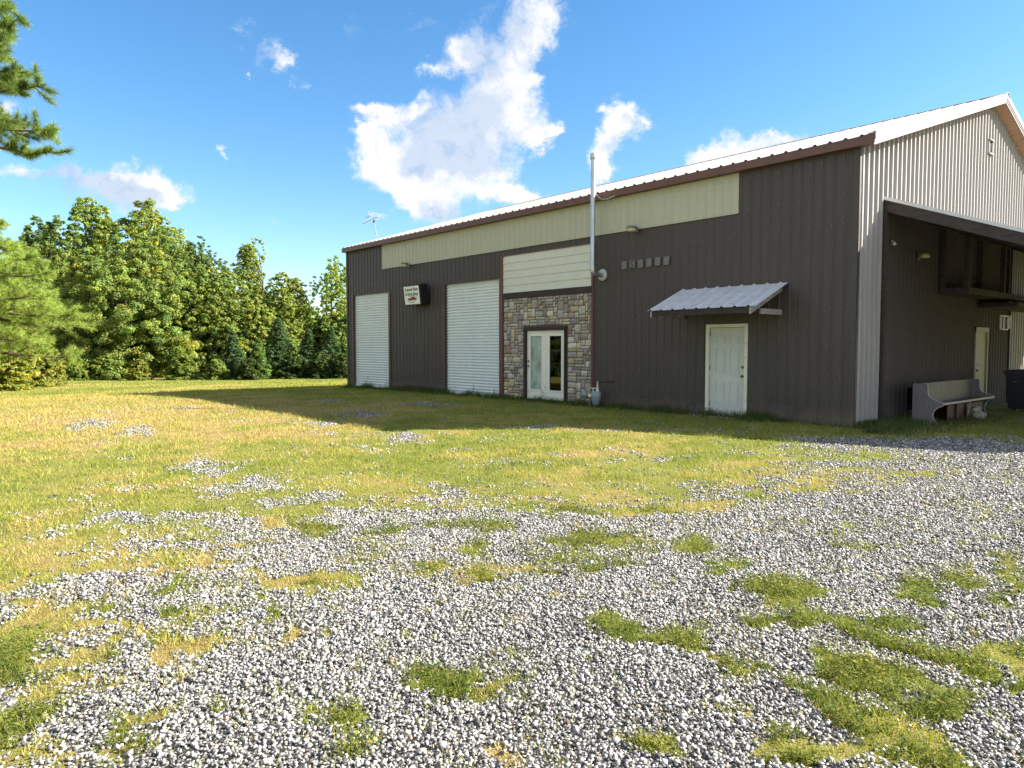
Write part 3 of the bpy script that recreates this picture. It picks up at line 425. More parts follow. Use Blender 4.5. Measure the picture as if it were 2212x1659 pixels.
def build_grass():
    x, y, rs = sector(0, 1.3, 62, lambda r: 4200 if r < 5 else 4200 * (5 / r) ** 1.55, seed=7)
    c, d, p = look(x, y); keep = rs.random(len(x)) < c ** 1.1 * .88 + .02 + .30 * np.clip(fbm(x * 1.1, y * 1.1, 83, 5) - .46, 0, .3); x, y, d, p = x[keep], y[keep], d[keep], p[keep]
    ok = ~((x > .0) & (x < 4.8) & (y > 1.5) & (rs.random(len(x)) < .8)); x, y, d, p = x[ok], y[ok], d[ok], p[ok]
    r = np.hypot(x - CAM[0], y - CAM[1]); g = np.clip(r / 5, 1, 12)
    tuft = fbm(x * 3, y * 3, 77, 3)
    h = rs.uniform(.018, .05, len(x)) * (.45 + 3.0 * np.clip(tuft - .2, 0, 1) ** 1.6) * g ** .22; w = rs.uniform(.003, .006, len(x)) * g ** .78
    Vs, Ts = [], []
    V, T = blades(x, y, h, w, rs.uniform(.2, 1.3, len(x)), rs, grass_tint(x, y, d, rs)); Vs.append(V); Ts.append(T)
    # small leafy weeds in the green patches of the drive
    x, y, rs2 = sector(0, 1.3, 12, lambda r: 9000 if r < 6 else 9000 * (6 / r) ** 2, seed=11)
    c, d, p = look(x, y); keep = (p > .34) & (d < .42) & (rs2.random(len(x)) < c * np.clip(fbm(x * 7, y * 7, 91, 3) * 3 - .75, .05, 1)); x, y, d = x[keep], y[keep], d[keep]; n = len(x)
    z = tz(x, y) + rs2.uniform(.0, .075, n) * (.1 + 1.6 * fbm(x * 7, y * 7, 91, 3) ** 1.5); a = rs2.uniform(0, 6.28, n)
    s = rs2.uniform(.004, .012, n) * np.clip(np.hypot(x - CAM[0], y - CAM[1]) / 6, 1, 2)
    V = np.zeros((n, 3, 3))
    for k in range(3): V[:, k] = np.stack([x + s * np.cos(a + k * 2.09), y + s * np.sin(a + k * 2.09), z + rs2.uniform(-.5, .5, n) * s], -1)
    t = (np.array([.085, .118, .020]) + (fbm(x * 2, y * 2, 95, 3)[:, None] - .4) * np.array([.24, .17, .04])).clip(.02) * rs2.uniform(.6, 1.5, n)[:, None] + np.array([.10, .04, 0]) * (rs2.random(n) < .2)[:, None]
    Vs.append(V); Ts.append(np.repeat(t, 3, 0))
    bx, by = x[:n // 3], y[:n // 3]; V, T = blades(bx, by, rs2.uniform(.02, .075, len(bx)), .005, rs2.uniform(.2, 1.1, len(bx)), rs2, np.array([.125, .150, .032]) * rs2.uniform(.6, 1.6, len(bx))[:, None]); Vs.append(V); Ts.append(T)
    # scattered single tufts on the drive
    k = 260; tx, ty, rs3 = sector(0, 2.2, 11, lambda r: 13, seed=19); c, d, p = look(tx, ty); tx, ty = tx[c < .4], ty[c < .4]
    m_ = rs3.integers(4, 24, len(tx)); X = np.repeat(tx, m_) + rs3.normal(0, .025, m_.sum()); Y = np.repeat(ty, m_) + rs3.normal(0, .025, m_.sum()); dd = np.repeat(rs3.uniform(0, 1, len(tx)), m_)
    V, T = blades(X, Y, rs3.uniform(.02, .06, len(X)), .005, rs3.uniform(.3, 1.2, len(X)), rs3, grass_tint(X, Y, dd, rs3)); Vs.append(V); Ts.append(T)
    V = np.concatenate(Vs).reshape(-1, 3); T = np.concatenate(Ts); F = np.arange(len(V)).reshape(-1, 3)
    np_mesh('grass', V, F, GRASSM, tint=T, kind='stuff', label='patchy green and straw coloured grass and weeds', cat='grass')
build_grass()
def build_weeds():
    rs = np.random.default_rng(5); n = 26000
    x = rs.uniform(-20.3, .3, n); dep = rs.exponential(.16, n); y = -.06 - dep
    dens = fbm(x * 1.4, x * 0 + 3, 41, 3); keep = rs.random(n) < np.clip((dens - .25) * 2.2, .05, 1); x, y, dep = x[keep], y[keep], dep[keep]
    h = rs.uniform(.05, .20, len(x)) * np.clip(1.3 - dep * 1.5, .3, 1.3) * (.5 + dens[keep])
    V1, T1 = blades(x, y, h, .014, rs.uniform(.1, .7, len(x)), rs, np.array([.075, .105, .028]) * rs.uniform(.5, 1.5, len(x))[:, None])
    n = 14000; y2 = rs.uniform(.0, 5.5, n); x2 = .05 + rs.exponential(.35, n); k = x2 < 1.6; x2, y2 = x2[k], y2[k]; y2 = np.where(x2 > .5, y2 - .8, y2)
    V2, T2 = blades(x2, y2, rs.uniform(.05, .17, len(x2)), .014, rs.uniform(.2, .9, len(x2)), rs, np.array([.075, .105, .035]) * rs.uniform(.5, 1.5, len(x2))[:, None])
    # straggling stalks with small leaves against the wall
    Vs, Ts = [V1, V2], [T1, T2]
    for i in range(46):
        sx = rs.uniform(-20, -.3) if i > 20 else rs.uniform(-6.4, -1.0); sy = -rs.uniform(.1, .35); H = rs.uniform(.25, .6); lx, ly = rs.normal(0, .16, 2); m_ = 26
        t = rs.random(m_); X = sx + lx * t + rs.normal(0, .025, m_); Y = sy + ly * t * .5 + rs.normal(0, .025, m_); Z = H * t
        v, q = blades(X, Y, rs.uniform(.02, .07, m_), .012, rs.uniform(.5, 2, m_), rs, np.array([.10, .11, .05]) * rs.uniform(.5, 1.5, m_)[:, None], z0=Z); Vs.append(v); Ts.append(q)
        v = np.array([[[sx - .004, sy, 0], [sx + .004, sy, 0], [sx + lx, sy + ly * .5, H]]]); Vs.append(v); Ts.append(np.full((3, 3), .08))
    V = np.concatenate(Vs).reshape(-1, 3); F = np.arange(len(V)).reshape(-1, 3)
    np_mesh('weeds', V, F, GRASSM, tint=np.concatenate(Ts), kind='stuff', label='dark green weeds growing along the foot of the metal walls', cat='weeds')
build_weeds()

# ------------------------------------------------------------------ the metal building
L, DEP, HE = 20.38, 15.4, 5.44; SL = .316; RY = DEP / 2; RIB = .2286
OV = .35; EV = .16                                   # gable overhang, eave overhang
bld = empty('metal_building', (0, 0, 0), label='long brown metal workshop with a beige band, roll-up doors and a pale ribbed gable end', cat='building')
def ribprof(u0, u1, p=RIB, w=.050, top=.018, d=.018, ph=0):
    """profile points (u, depth) of ribbed steel sheet between u0 and u1"""
    pts = [(u0, None)]; k = math.floor((u0 - ph) / p) - 1
    full = []
    while ph + k * p < u1 + p:
        c = ph + k * p; full += [(c - w / 2, 0), (c - top / 2, d), (c + top / 2, d), (c + w / 2, 0)]; k += 1
    def at(uu):
        for a, b_ in zip(full[:-1], full[1:]):
            if a[0] <= uu <= b_[0]: return a[1] + (b_[1] - a[1]) * (uu - a[0]) / max(1e-9, b_[0] - a[0])
        return 0
    return [(u0, at(u0))] + [q for q in full if u0 < q[0] < u1] + [(u1, at(u1))]
def sheet(mb, O, U, N, u0, u1, z0, z1, **k):
    """ribbed sheet: O origin, U along, N outward, z0/z1 numbers or functions of u"""
    O, U, N = Vector(O), Vector(U), Vector(N); pr = ribprof(u0, u1, **k); vs = []
    for (uu, dd) in pr:
        a = z0(uu) if callable(z0) else z0; b_ = z1(uu) if callable(z1) else z1
        p = O + U * uu + N * dd; vs += [p + Vector((0, 0, a)), p + Vector((0, 0, b_))]
    mb.add(vs, [(2 * i, 2 * i + 2, 2 * i + 3, 2 * i + 1) for i in range(len(pr) - 1)])
    return mb
X, Y, Z = Vector((1, 0, 0)), Vector((0, 1, 0)), Vector((0, 0, 1))
fw = MB()
def fsh(mb, x0, x1, z0, z1, yo=0): sheet(mb, (0, -yo, 0), X, -Y, x0, x1, z0, z1)
R1 = (-19.93, -17.16, 3.66); R2 = (-13.66, -10.72, 3.68)
fsh(fw, -L, R1[0], 0, HE); fsh(fw, R1[0], R1[1], R1[2], HE); fsh(fw, R1[1], R2[0], 0, HE); fsh(fw, R2[0], R2[1], R2[2], HE)
fsh(fw, R2[1], -10.58, 0, HE); fsh(fw, -10.58, -6.88, 4.32, HE); fsh(fw, -6.88, -3.36, 0, HE); fsh(fw, -3.36, -2.30, 2.09, HE); fsh(fw, -2.30, 0, 0, HE)
for a, b_, t in (R1, R2):                            # reveals of the roll-up openings
    fw.box(a - .004, a + .07, .002, .30, 0, t); fw.box(b_ - .03, b_ + .004, .002, .30, 0, t); fw.box(a + .07, b_ - .03, .002, .30, t - .02, t + .03)
fw.build('front_wall', M['brown'], bld, fix=False)
bb = MB(); fsh(bb, -17.62, -2.59, 4.52, HE - .01, .006); bb.build('beige_band', M['beige'], bld, fix=False)
fl = MB()
for x0, x1 in ((-17.62, -2.59),): fl.box(x0, x1, -.034, -.008, 4.505, 4.519)
fl.build('band_flashing', M['beige'], bld)
# screws on the wall
sc = MB(); k = -89
for row in (1.0, 2.35, 4.0, 4.56, 5.25):
    for i in range(89):
        x = -i * RIB - .05
        if -10.6 < x < -6.85 and row < 4.4 or R2[0] < x < R2[1] + .1 and row < 3.8 or R1[0] < x < R1[1] and row < 3.8 or -3.4 < x < -2.25 and row < 2.2: continue
        if random.Random(i * 7 + int(row * 10)).random() < .25: continue
        y = -.012 if row > 4.5 and -17.6 < x < -2.6 else -.004
        sc.box(x - .007, x + .007, y - .008, y, row - .007, row + .007)
sc.build('wall_screws', M['screw'], bld, kind='stuff')
# corner trim
MB().box(-.09, .028, -.030, -.021, 0, HE).box(.0205, .030, -.030, .05, 0, HE).build('corner_trim', M['brown'], bld)
MB().box(-L - .03, -L + .09, -.030, -.021, 0, HE).box(-L - .03, -L - .0205, -.030, .05, 0, HE).build('corner_trim', M['brown'], bld)
gw = MB(); zt = lambda yy: HE + SL * (RY - abs(yy - RY)) + .03
DG = (6.95, 7.97, 2.09)
def gsh(mb, y0, y1, z0, z1, d=.050):
    if y0 < RY < y1 and callable(z1): gsh(mb, y0, RY, z0, z1); gsh(mb, RY, y1, z0, z1); return
    sheet(mb, (0, 0, 0), Y, X, y0, y1, z0, z1, w=.095 if d > .03 else .05, top=.040 if d > .03 else .02, d=d, ph=.09)
WL = (1.2, 9.9)
gsh(gw, 0.05, WL[0], 0, zt); gsh(gw, WL[0], WL[1], 4.58, zt); gsh(gw, WL[1], DEP, 0, zt)
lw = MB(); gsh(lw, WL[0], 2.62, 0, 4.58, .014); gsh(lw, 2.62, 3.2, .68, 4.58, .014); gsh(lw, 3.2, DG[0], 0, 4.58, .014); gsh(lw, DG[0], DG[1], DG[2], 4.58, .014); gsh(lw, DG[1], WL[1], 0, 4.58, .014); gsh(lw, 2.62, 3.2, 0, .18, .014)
lw.build('shaded_gable_wall', M['galv_shaded'], bld, fix=False)  # same gable cladding, painted darker where the lean-to shades it
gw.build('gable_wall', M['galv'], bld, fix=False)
bw = MB(); sheet(bw, (-L, 0, 0), Y, -X, 0, RY, 0, zt); sheet(bw, (-L, 0, 0), Y, -X, RY, DEP, 0, zt); sheet(bw, (0, DEP, 0), X, Y, -L, 0, 0, HE)
bw.build('rear_walls', M['brown'], bld, fix=False)
ii = MB(); ii.box(-L + .15, -.06, .45, DEP - .1, .02, HE - .1); ii.build('inner_lining', M['interior'], bld)
# roof: two ribbed slopes
def slope(mb, side):
    ph = .1; pr = ribprof(-L - .12, OV, p=.3048, w=.095, top=.035, d=.032, ph=ph)
    nrm = Vector((0, -SL * side, 1)).normalized(); y0 = RY - side * (RY + EV)
    e = Vector((0, y0, HE + .18 - SL * EV)); r = Vector((0, RY, HE + .18 + SL * RY)); vs = []
    for off in (0, -.012):
        for (uu, dd) in pr: vs += [e + X * uu + nrm * (dd + off), r + X * uu + nrm * (dd + off)]
    n = len(pr)
    mb.add(vs, [(2 * i, 2 * i + 2, 2 * i + 3, 2 * i + 1) for i in range(n - 1)] + [(2 * n + 2 * i, 2 * n + 2 * i + 1, 2 * n + 2 * i + 3, 2 * n + 2 * i + 2) for i in range(n - 1)])
rf = MB(); slope(rf, 1); slope(rf, -1)
roof = rf.build('roof', M['roof'], bld, fix=False)
rc = MB(); zr = HE + .18 + SL * RY
rc.prism([(RY - .22, zr - .02), (RY, zr + .055), (RY + .22, zr - .02), (RY + .22, zr - .032), (RY, zr + .04), (RY - .22, zr - .032)], -L - .13, OV + .03, 'x')
rc.build('ridge_cap', M['roof'], roof)
fa = MB(); ze = HE + .18 - SL * EV
fa.box(-L - .1, OV - .02, -EV - .02, -EV + .0, ze - .175, ze - .012); fa.box(-L - .1, OV - .02, -EV, -.001, ze - .175, ze - .16)
fa.build('eave_fascia', M['trim'], roof)
# closures under the roof ribs at the eave (dark notches)
nc = MB(); i = math.ceil((-L - .1) / .3048)
for k in range(i, 2):
    c = .1 + k * .3048
    if c < OV: nc.box(c - .03, c + .03, -EV - .012, -EV + .02, ze - .008, ze + .012)
nc.build('rib_closures', M['dtrim'], roof, kind='stuff')
# rake trim on the gable overhang: stepped white boards, underside soffit
rk = MB()
for side in (1, -1):
    y0 = RY - side * (RY + EV + .01)
    def q(yy, dz): return (yy, HE + .18 + SL * (RY - abs(yy - RY)) + dz)
    for (xa, xb, t0, t1) in ((OV - .03, OV + .012, .045, -.10), (OV - .03, OV + .0, -.10, -.15), (OV - .03, OV - .012, -.15, -.205)):
        rk.prism([q(y0, t0), q(RY, t0), q(RY, t1), q(y0, t1)], xa, xb, 'x')
    rk.prism([q(y0, .045), q(RY, .045), q(RY, .036), q(y0, .036)], OV - .16, OV - .0305, 'x')
rk.build('rake_trim', M['white'], roof)
sf = MB()
for side in (1, -1):
    y0 = RY - side * (RY + EV)
    sf.prism([q(y0, -.13), q(RY, -.13), q(RY, -.145), q(y0, -.145)], .004, OV - .031, 'x')
sf.build('soffit', M['soffit'], roof)
MB().box(OV - .12, OV - .005, -EV - .028, -EV - .021, ze - .175, ze + .02).build('corner_cap', M['trim'], roof)
# louvre vent in the gable
gv = MB(); gv.box(.004, .07, 7.42, 7.45, 6.60, 6.92).box(.004, .07, 7.70, 7.73, 6.60, 6.92).box(.004, .10, 7.40, 7.75, 6.92, 6.95).box(.004, .10, 7.40, 7.75, 6.57, 6.60)
gvo = gv.build('gable_vent', M['alu'], bld)
lv = MB()
for i in range(6): lv.box(.042, .05, 7.45, 7.70, 6.60 + i * .053, 6.645 + i * .053, None)
lv.build('louvre', M['blackm'], gvo)
# door in the gable wall
dg = MB().box(.0, .05, DG[0], DG[0] + .07, 0, DG[2]).box(.0, .05, DG[1] - .07, DG[1], 0, DG[2]).box(.0, .055, DG[0], DG[1], DG[2] - .11, DG[2] + .0)
dgo = dg.build('side_door', M['sdoor'], bld, label='dirty cream side door under the lean-to')
sl = MB().box(-.03, .01, DG[0] + .07, DG[1] - .07, .02, DG[2] - .11)
for zz in range(8): sl.box(.01, .014, DG[0] + .13, DG[1] - .13, .25 + zz * .2, .40 + zz * .2)
sl.build('door_slab', M['sdoor'], dgo)
MB().lathe((.012, DG[0] + .15, .97), [(.0, .07), (.025, .06), (.028, .04), (.012, .02), (.025, .0)], 'x').build('knob', M['blackm'], dgo)
MB().lathe((.012, DG[0] + .15, 1.12), [(.0, .03), (.025, .025), (.025, .0)], 'x').build('deadbolt', M['blackm'], dgo)
# small window beside it, with a broken white vent panel
sw = MB().box(.0, .06, 8.86, 8.90, 2.08, 2.46).box(.0, .06, 9.52, 9.56, 2.08, 2.46).box(.0, .06, 8.90, 9.52, 2.42, 2.46).box(.0, .09, 8.84, 9.56, 2.05, 2.08).box(.0, .05, 9.20, 9.23, 2.08, 2.42)
swo = sw.build('small_window', M['alu'], bld); MB().box(.032, .036, 8.90, 9.52, 2.08, 2.42).build('pane', M['blackm'], swo)
vp = MB(); vp.box(.032, .045, 9.6, 10.0, 2.10, 2.46)
for i in range(5):
    for j in range(3): vp.box(.045, .06, 9.63 + j * .12, 9.70 + j * .12, 2.13 + i * .065, 2.17 + i * .065)
vp.build('vent_grille', M['alu'], swo)
# low hatch beside the bench
ht = MB().box(-.25, -.2, 2.60, 3.22, .16, .70).box(-.2, .0, 2.60, 2.625, .18, .68).box(-.2, .0, 3.195, 3.22, .18, .68); ht.build('low_hatch', M['rubber'], bld)
MB().bbox(-.1, -.08, 2.86, 2.92, .36, .52, .006).build('hatch_tag', M['flange'], bld)
# ---- roll-up doors
def rollup(a, b_, t, lab):
    pr = []; n = int((t - .12) / .0762); z = .10
    prof = []; zz = .10
    while zz < t:
        for k in range(5): prof.append((zz + (0, .006, .034, .060, .086)[k], (-.014, -.012, .020, .024, -.004)[k]))
        zz += .0955
    prof = [(min(z_, t), d) for z_, d in prof if z_ <= t]
    vs = []; x0, x1 = a + .07, b_ - .03
    for z_, d in prof: vs += [(x0, .085 - d, z_), (x1, .085 - d, z_)]
    mb = MB(); mb.add(vs, [(2 * i, 2 * i + 1, 2 * i + 3, 2 * i + 2) for i in range(len(prof) - 1)])
    o = mb.build('roll_up_door', M['roll'], bld, fix=False, label=lab)
    MB().box(x0, x1, .06, .10, .035, .105).box(x0, x1, .04, .11, .02, .045).build('bottom_bar', M['roll'], o)
    MB().box(a - .012, a + .055, -.028, -.0205, 0, t).build('door_jamb', M['trim'], o); MB().box(b_ - .03, b_ + .10, -.028, -.0205, 0, t).build('door_jamb', M['trim'], o)
rollup(*R1, 'narrower white roll-up door at the far end'); rollup(*R2, 'wider white roll-up door beside the stone front')
# ---- stone front with siding panel and glass doors
XA, XB = -10.58, -6.88
def veneer():
    rs = random.Random(12); U = .082; nx = int(round((XB - XA - .06) / U)); nz = int(round(2.98 / U)); occ = [[False] * nz for _ in range(nx)]
    ux = (XB - XA - .06) / nx; uz = 3.0 / nz; V = []; F = []; T = []
    dx0, dx1, dz1 = -9.62, -7.84, 2.16
    for i in range(nx):
        for j in range(nz):
            x0 = XA + .03 + i * ux; z0 = .03 + j * uz
            if x0 + ux > dx0 + .02 and x0 < dx1 - .02 and z0 < dz1 - .03: occ[i][j] = True
    cols = [(.27, .25, .23), (.33, .31, .28), (.22, .21, .20), (.38, .35, .30), (.45, .42, .36), (.30, .26, .24), (.38, .33, .22), (.40, .34, .22), (.36, .32, .24), (.26, .18, .15), (.31, .31, .30)]
    order = [(i, j) for j in range(nz) for i in range(nx)]
    for (i, j) in order:
        if occ[i][j]: continue
        w, h = rs.choice([(2, 1), (3, 1), (4, 1), (2, 2), (3, 2), (2, 2), (3, 3), (2, 3), (4, 2), (5, 1), (1, 2), (3, 2), (4, 1)])
        while w > 1 and (i + w > nx or any(occ[i + a][j] for a in range(w))): w -= 1
        while h > 1 and (j + h > nz or any(occ[i + a][j + b_] for a in range(w) for b_ in range(h))): h -= 1
        for a in range(w):
            for b_ in range(h): occ[i + a][j + b_] = True
        g = .007; x0 = XA + .03 + i * ux + g; x1 = XA + .03 + (i + w) * ux - g; z0 = .03 + j * uz + g; z1 = .03 + (j + h) * uz - g
        xm = XA + .03 + i * ux; kx = (xm - XA) / (XB - XA)
        warm = .12 + .35 * (kx > .7) + .15 * (kx < .15)
        c = rs.choice(cols[6:10]) if rs.random() < warm * .6 else rs.choice(cols[:6] + cols[10:])
        k9 = rs.uniform(.8, 1.25); k9 *= 1.12; c = [v_ * k9 * w9 for v_, w9 in zip(c, (1.0, .98, .93))]
        nxx, nzz = max(3, int((x1 - x0) / .03) + 1), max(3, int((z1 - z0) / .03) + 1); d0 = rs.uniform(.018, .045); base = len(V); sd_ = rs.uniform(0, 90)
        for b2 in range(nzz):
            for a2 in range(nxx):
                px = x0 + (x1 - x0) * a2 / (nxx - 1); pz = z0 + (z1 - z0) * b2 / (nzz - 1)
                ed = a2 in (0, nxx - 1) or b2 in (0, nzz - 1)
                nn = mnoise.noise(Vector((px * 14 + sd_, 0, pz * 14))) * .016
                jx = mnoise.noise(Vector((px * 20, 5, pz * 20 + sd_))) * .008 if ed else 0
                V.append((px + jx, -(.006 if ed else d0 + nn), pz + jx)); T.append(c)
        for b2 in range(nzz - 1):
            for a2 in range(nxx - 1):
                k_ = base + b2 * nxx + a2; F.append((k_, k_ + 1, k_ + nxx + 1, k_ + nxx))
    return np_mesh('stone_veneer', V, F, VENEER, bld, tint=np.array(T))
sv = veneer()
mr = MB(); mr.box(XA, -9.60, -.006, .1, 0, 3.04).box(-7.86, XB, -.006, .1, 0, 3.04).box(-9.60, -7.86, -.006, .1, 2.14, 3.04)
mr.build('mortar', mat('mortar', (.085, .078, .070), .95, 0, .1, .2, 12), sv)
MB().box(XA, XB, -.055, .02, 3.03, 3.20).build('lintel_board', M['dtrim'], bld)
ls = MB(); n = 5; z0 = 3.20; hh = (4.31 - 3.20) / n
for i in range(n):
    za, zb = z0 + i * hh, z0 + (i + 1) * hh
    ls.prism([(-.036, za), (-.020, zb), (0, zb), (0, za)], XA + .03, -8.72 if i == n - 1 else XB - .04, 'x')
    if i == n - 1: ls.prism([(-.0345, za), (-.019, zb), (0, zb), (0, za)], -8.714, XB - .04, 'x')
ls.build('lap_siding', M['siding'], bld)
MB().box(XA - .06, XA + .028, -.06, -.0005, 0, 4.34).box(XB - .038, XB + .03, -.05, -.0205, 0, 4.34).box(XA + .028, XB - .038, -.045, -.0005, 4.311, 4.34).build('panel_frame', M['trim'], bld)
# double glass doors
FD0, FD1 = -9.52, -7.93
dd = MB().box(FD0 - .09, FD0, -.05, .12, 0, 2.12).box(FD1, FD1 + .06, -.05, .12, 0, 2.12).box(FD0 - .09, FD1 + .06, -.055, .12, 2.06, 2.15)
ddo = dd.build('double_door', M['dtrim'], bld, label='white french doors with tall glass panes in the stone front')
mid = (FD0 + FD1) / 2
for (a, b_, left) in ((FD0 + .005, mid - .012, True), (mid + .004, FD1 - .005, False)):
    sw_ = .145; lf = MB()
    lf.bbox(a, a + sw_, .02, .065, .06, 2.05, .004).bbox(b_ - sw_, b_, .02, .065, .06, 2.05, .004).bbox(a + sw_ - .002, b_ - sw_ + .002, .021, .064, .06, .34, .004).bbox(a + sw_ - .002, b_ - sw_ + .002, .021, .064, 1.90, 2.05, .004)
    lf.box(a + sw_ - .02, a + sw_ + .012, .008, .02, .33, 1.91).box(b_ - sw_ - .012, b_ - sw_ + .02, .008, .02, .33, 1.91).box(a + sw_ + .012, b_ - sw_ - .012, .008, .02, 1.89, 1.915).box(a + sw_ - .03, b_ - sw_ + .03, .002, .02, .31, .345)
    lo = lf.build('door_leaf', M['whitep'], ddo)
    MB().box(a + sw_, b_ - sw_, .038, .044, .33, 1.91).build('glass_pane', M['curtain'] if left else M['glass'], lo)
    if left:
        MB().lathe((a + .065, .02, 1.02), [(.0, .065), (.022, .06), (.027, .045), (.012, .02), (.03, .006), (.03, 0)], 'y').build('knob', M['brass'], lo)
        MB().lathe((a + .065, .02, 1.16), [(.0, .028), (.026, .022), (.028, 0)], 'y').build('deadbolt', M['blackm'], lo)
MB().box(mid - .022, mid + .014, .004, .019, .07, 2.04).build('astragal', M['whitep'], ddo)
# entrance door under the awning
e0, e1 = -3.36, -2.30
ed = MB().box(e0, e0 + .075, -.035, .10, 0, 2.09).box(e1 - .075, e1, -.035, .10, 0, 2.09).box(e0 + .075, e1 - .075, -.034, .10, 2.02, 2.09).box(e0 + .075, e1 - .075, -.03, .10, 0, .015)
edo = ed.build('entrance_door', M['framew'], bld, label='grey white panelled steel door under the small awning')
a, b_ = e0 + .08, e1 - .08
ds = MB().box(a, b_, .03, .07, .02, 2.012)
wd = b_ - a
for (u0, u1) in ((.16, .44), (.56, .84)):
    for (za, zb) in ((.26, .82), (.98, 1.56), (1.66, 1.86)):
        xa, xb = a + wd * u0, a + wd * u1
        t = .020
        for (q0, q1, q2, q3) in ((xa, xb, za, za + t), (xa, xb, zb - t, zb), (xa, xa + t, za + t, zb - t), (xb - t, xb, za + t, zb - t)): ds.box(q0, q1, .018, .03, q2, q3)
        ds.bbox(xa + .04, xb - .04, .019, .031, za + .045, zb - .045, .005)
dso = ds.build('door_slab', M['doorw'], edo)
MB().lathe((b_ - .065, .03, .93), [(.0, .075), (.02, .072), (.028, .055), (.012, .025), (.03, .006), (.032, 0)], 'y').build('knob', M['brass'], dso)
MB().lathe((b_ - .065, .03, 1.13), [(.0, .03), (.026, .025), (.03, 0)], 'y').build('deadbolt', M['brass'], dso)
for zz in (.22, 1.05, 1.82): MB().box(e0 + .066, e0 + .09, .015, .029, zz, zz + .11).build('hinge', M['alu'], dso)
MB().box(-3.5, -2.2, -.32, -.001, -.06, .02).build('door_sill', M['concrete'], edo)
# lean-to roof on the gable side
lt_z = lambda x: 4.60 - .395 * x
YA, YB, XO = 1.16, 14.1, 5.35
lr = MB(); pr = ribprof(YA - .06, YB + .05, p=.3048, w=.09, top=.03, d=.024, ph=.04)
nn_ = Vector((.395, 0, 1)).normalized(); e_, r_ = Vector((XO + .1, 0, lt_z(XO + .1))), Vector((.032, 0, lt_z(.032))); vs = []
for off in (.02, .006):
    for (uu, d_) in pr: vs += [e_ + Y * uu + nn_ * (d_ + off), r_ + Y * uu + nn_ * (d_ + off)]
n = len(pr); lr.add(vs, [(2 * i, 2 * i + 1, 2 * i + 3, 2 * i + 2) for i in range(n - 1)] + [(2 * n + 2 * i, 2 * n + 2 * i + 2, 2 * n + 2 * i + 3, 2 * n + 2 * i + 1) for i in range(n - 1)])
lro = lr.build('lean_to_roof', M['roof'], bld, fix=False)
MB().prism([(.034, lt_z(.034) + .03), (XO + .1, lt_z(XO + .1) + .03), (XO + .1, lt_z(XO + .1) - .03), (.034, lt_z(.034) - .03)], YA - .075, YA - .062, 'y').build('edge_flashing', M['awning'], lro)
MB().prism([(.034, lt_z(.034) + .002), (XO + .08, lt_z(XO + .08) + .002), (XO + .08, lt_z(XO + .08) - .012), (.034, lt_z(.034) - .012)], YA - .05, YB, 'y').build('bounce_blocker', M['dwood'], lro)  # dark sheet added under the roofing to stop light bouncing off it
for yy in (YA, 3.35, 5.5, 7.7, 9.9, 12.0, YB - .06):
    MB().prism([(.034, lt_z(.034) - .013), (XO, lt_z(XO) - .013), (XO, lt_z(XO) - .24), (.034, lt_z(.034) - .26)], yy - .025 - .03, yy + .02, 'y').build('rafter', M['dwood'], lro)
for i, xx in enumerate((.8, 2.0, 3.2, 4.4)): MB().box(xx, xx + .09, YA + .03, YB - .1, lt_z(xx + .05) - .13, lt_z(xx + .05) - .035).build('purlin', M['dwood'], lro)
MB().box(.032, .09, YA - .05, YA + .06, .0, lt_z(.06) - .25).build('wall_post', M['dwood'], lro)
MB().box(XO - .12, XO, YA, YB, lt_z(XO) - .42, lt_z(XO) - .24).build('eave_beam', M['dwood'], lro)
for yy in (YA + .05, 5.5, 9.9, YB - .15): MB().box(XO - .13, XO + .01, yy, yy + .14, 0, lt_z(XO) - .42).build('post', M['dwood'], lro)
# overhead storage frame hanging on the wall below the lean-to
lof = empty('storage_loft', (0, 0, 0), label='dark timber shelf frame hanging on the wall under the lean-to, over the bench', cat='shelf frame')
MB().box(.034, .62, 4.35, 11.3, 2.80, 2.94).build('shelf_beam', M['dwood'], lof)
for yy in (4.35, 7.0, 9.3): MB().box(.034, .13, yy, yy + .12, 2.94, lt_z(.1) - .28).box(.52, .62, yy, yy + .12, 2.94, lt_z(.6) - .28).build('hanger', M['dwood'], lof)
MB().box(.034, .9, 7.1, 11.3, 2.60, 2.70).build('lower_shelf', M['dwood'], lof)
MB().box(.62, .64, 7.4, 11.2, 2.71, 2.735).build('rail', M['alu'], lof)
# lamp under the lean-to and a camera on the wall
lm = empty('wall_lamp', (0, 3.02, 3.52), label='small pale tilted lamp on the dark wall under the lean-to', cat='lamp')
MB().box(.03, .05, -.07, .07, -.02, .12).build('back_plate', M['lamp'], lm)
s_ = MB(); s_.lathe((.16, 0, .04), [(.0, .07), (.06, .06), (.10, .0), (.085, -.03), (0, -.03)]); s_.build('shade', M['lens'], lm)
kc = empty('security_camera', (0, 1.55, 3.74), label='little white camera fixed high on the wall behind the lean-to rafter', cat='camera')
MB().box(.03, .05, -.03, .03, -.04, .04).build('bracket', M['flange'], kc)
MB().tube([(.05, 0, 0), (.09, -.03, -.01)], .012, 8).tube([(.07, -.02, -.01), (.13, -.12, -.05)], .032, 12).build('housing', M['flange'], kc)

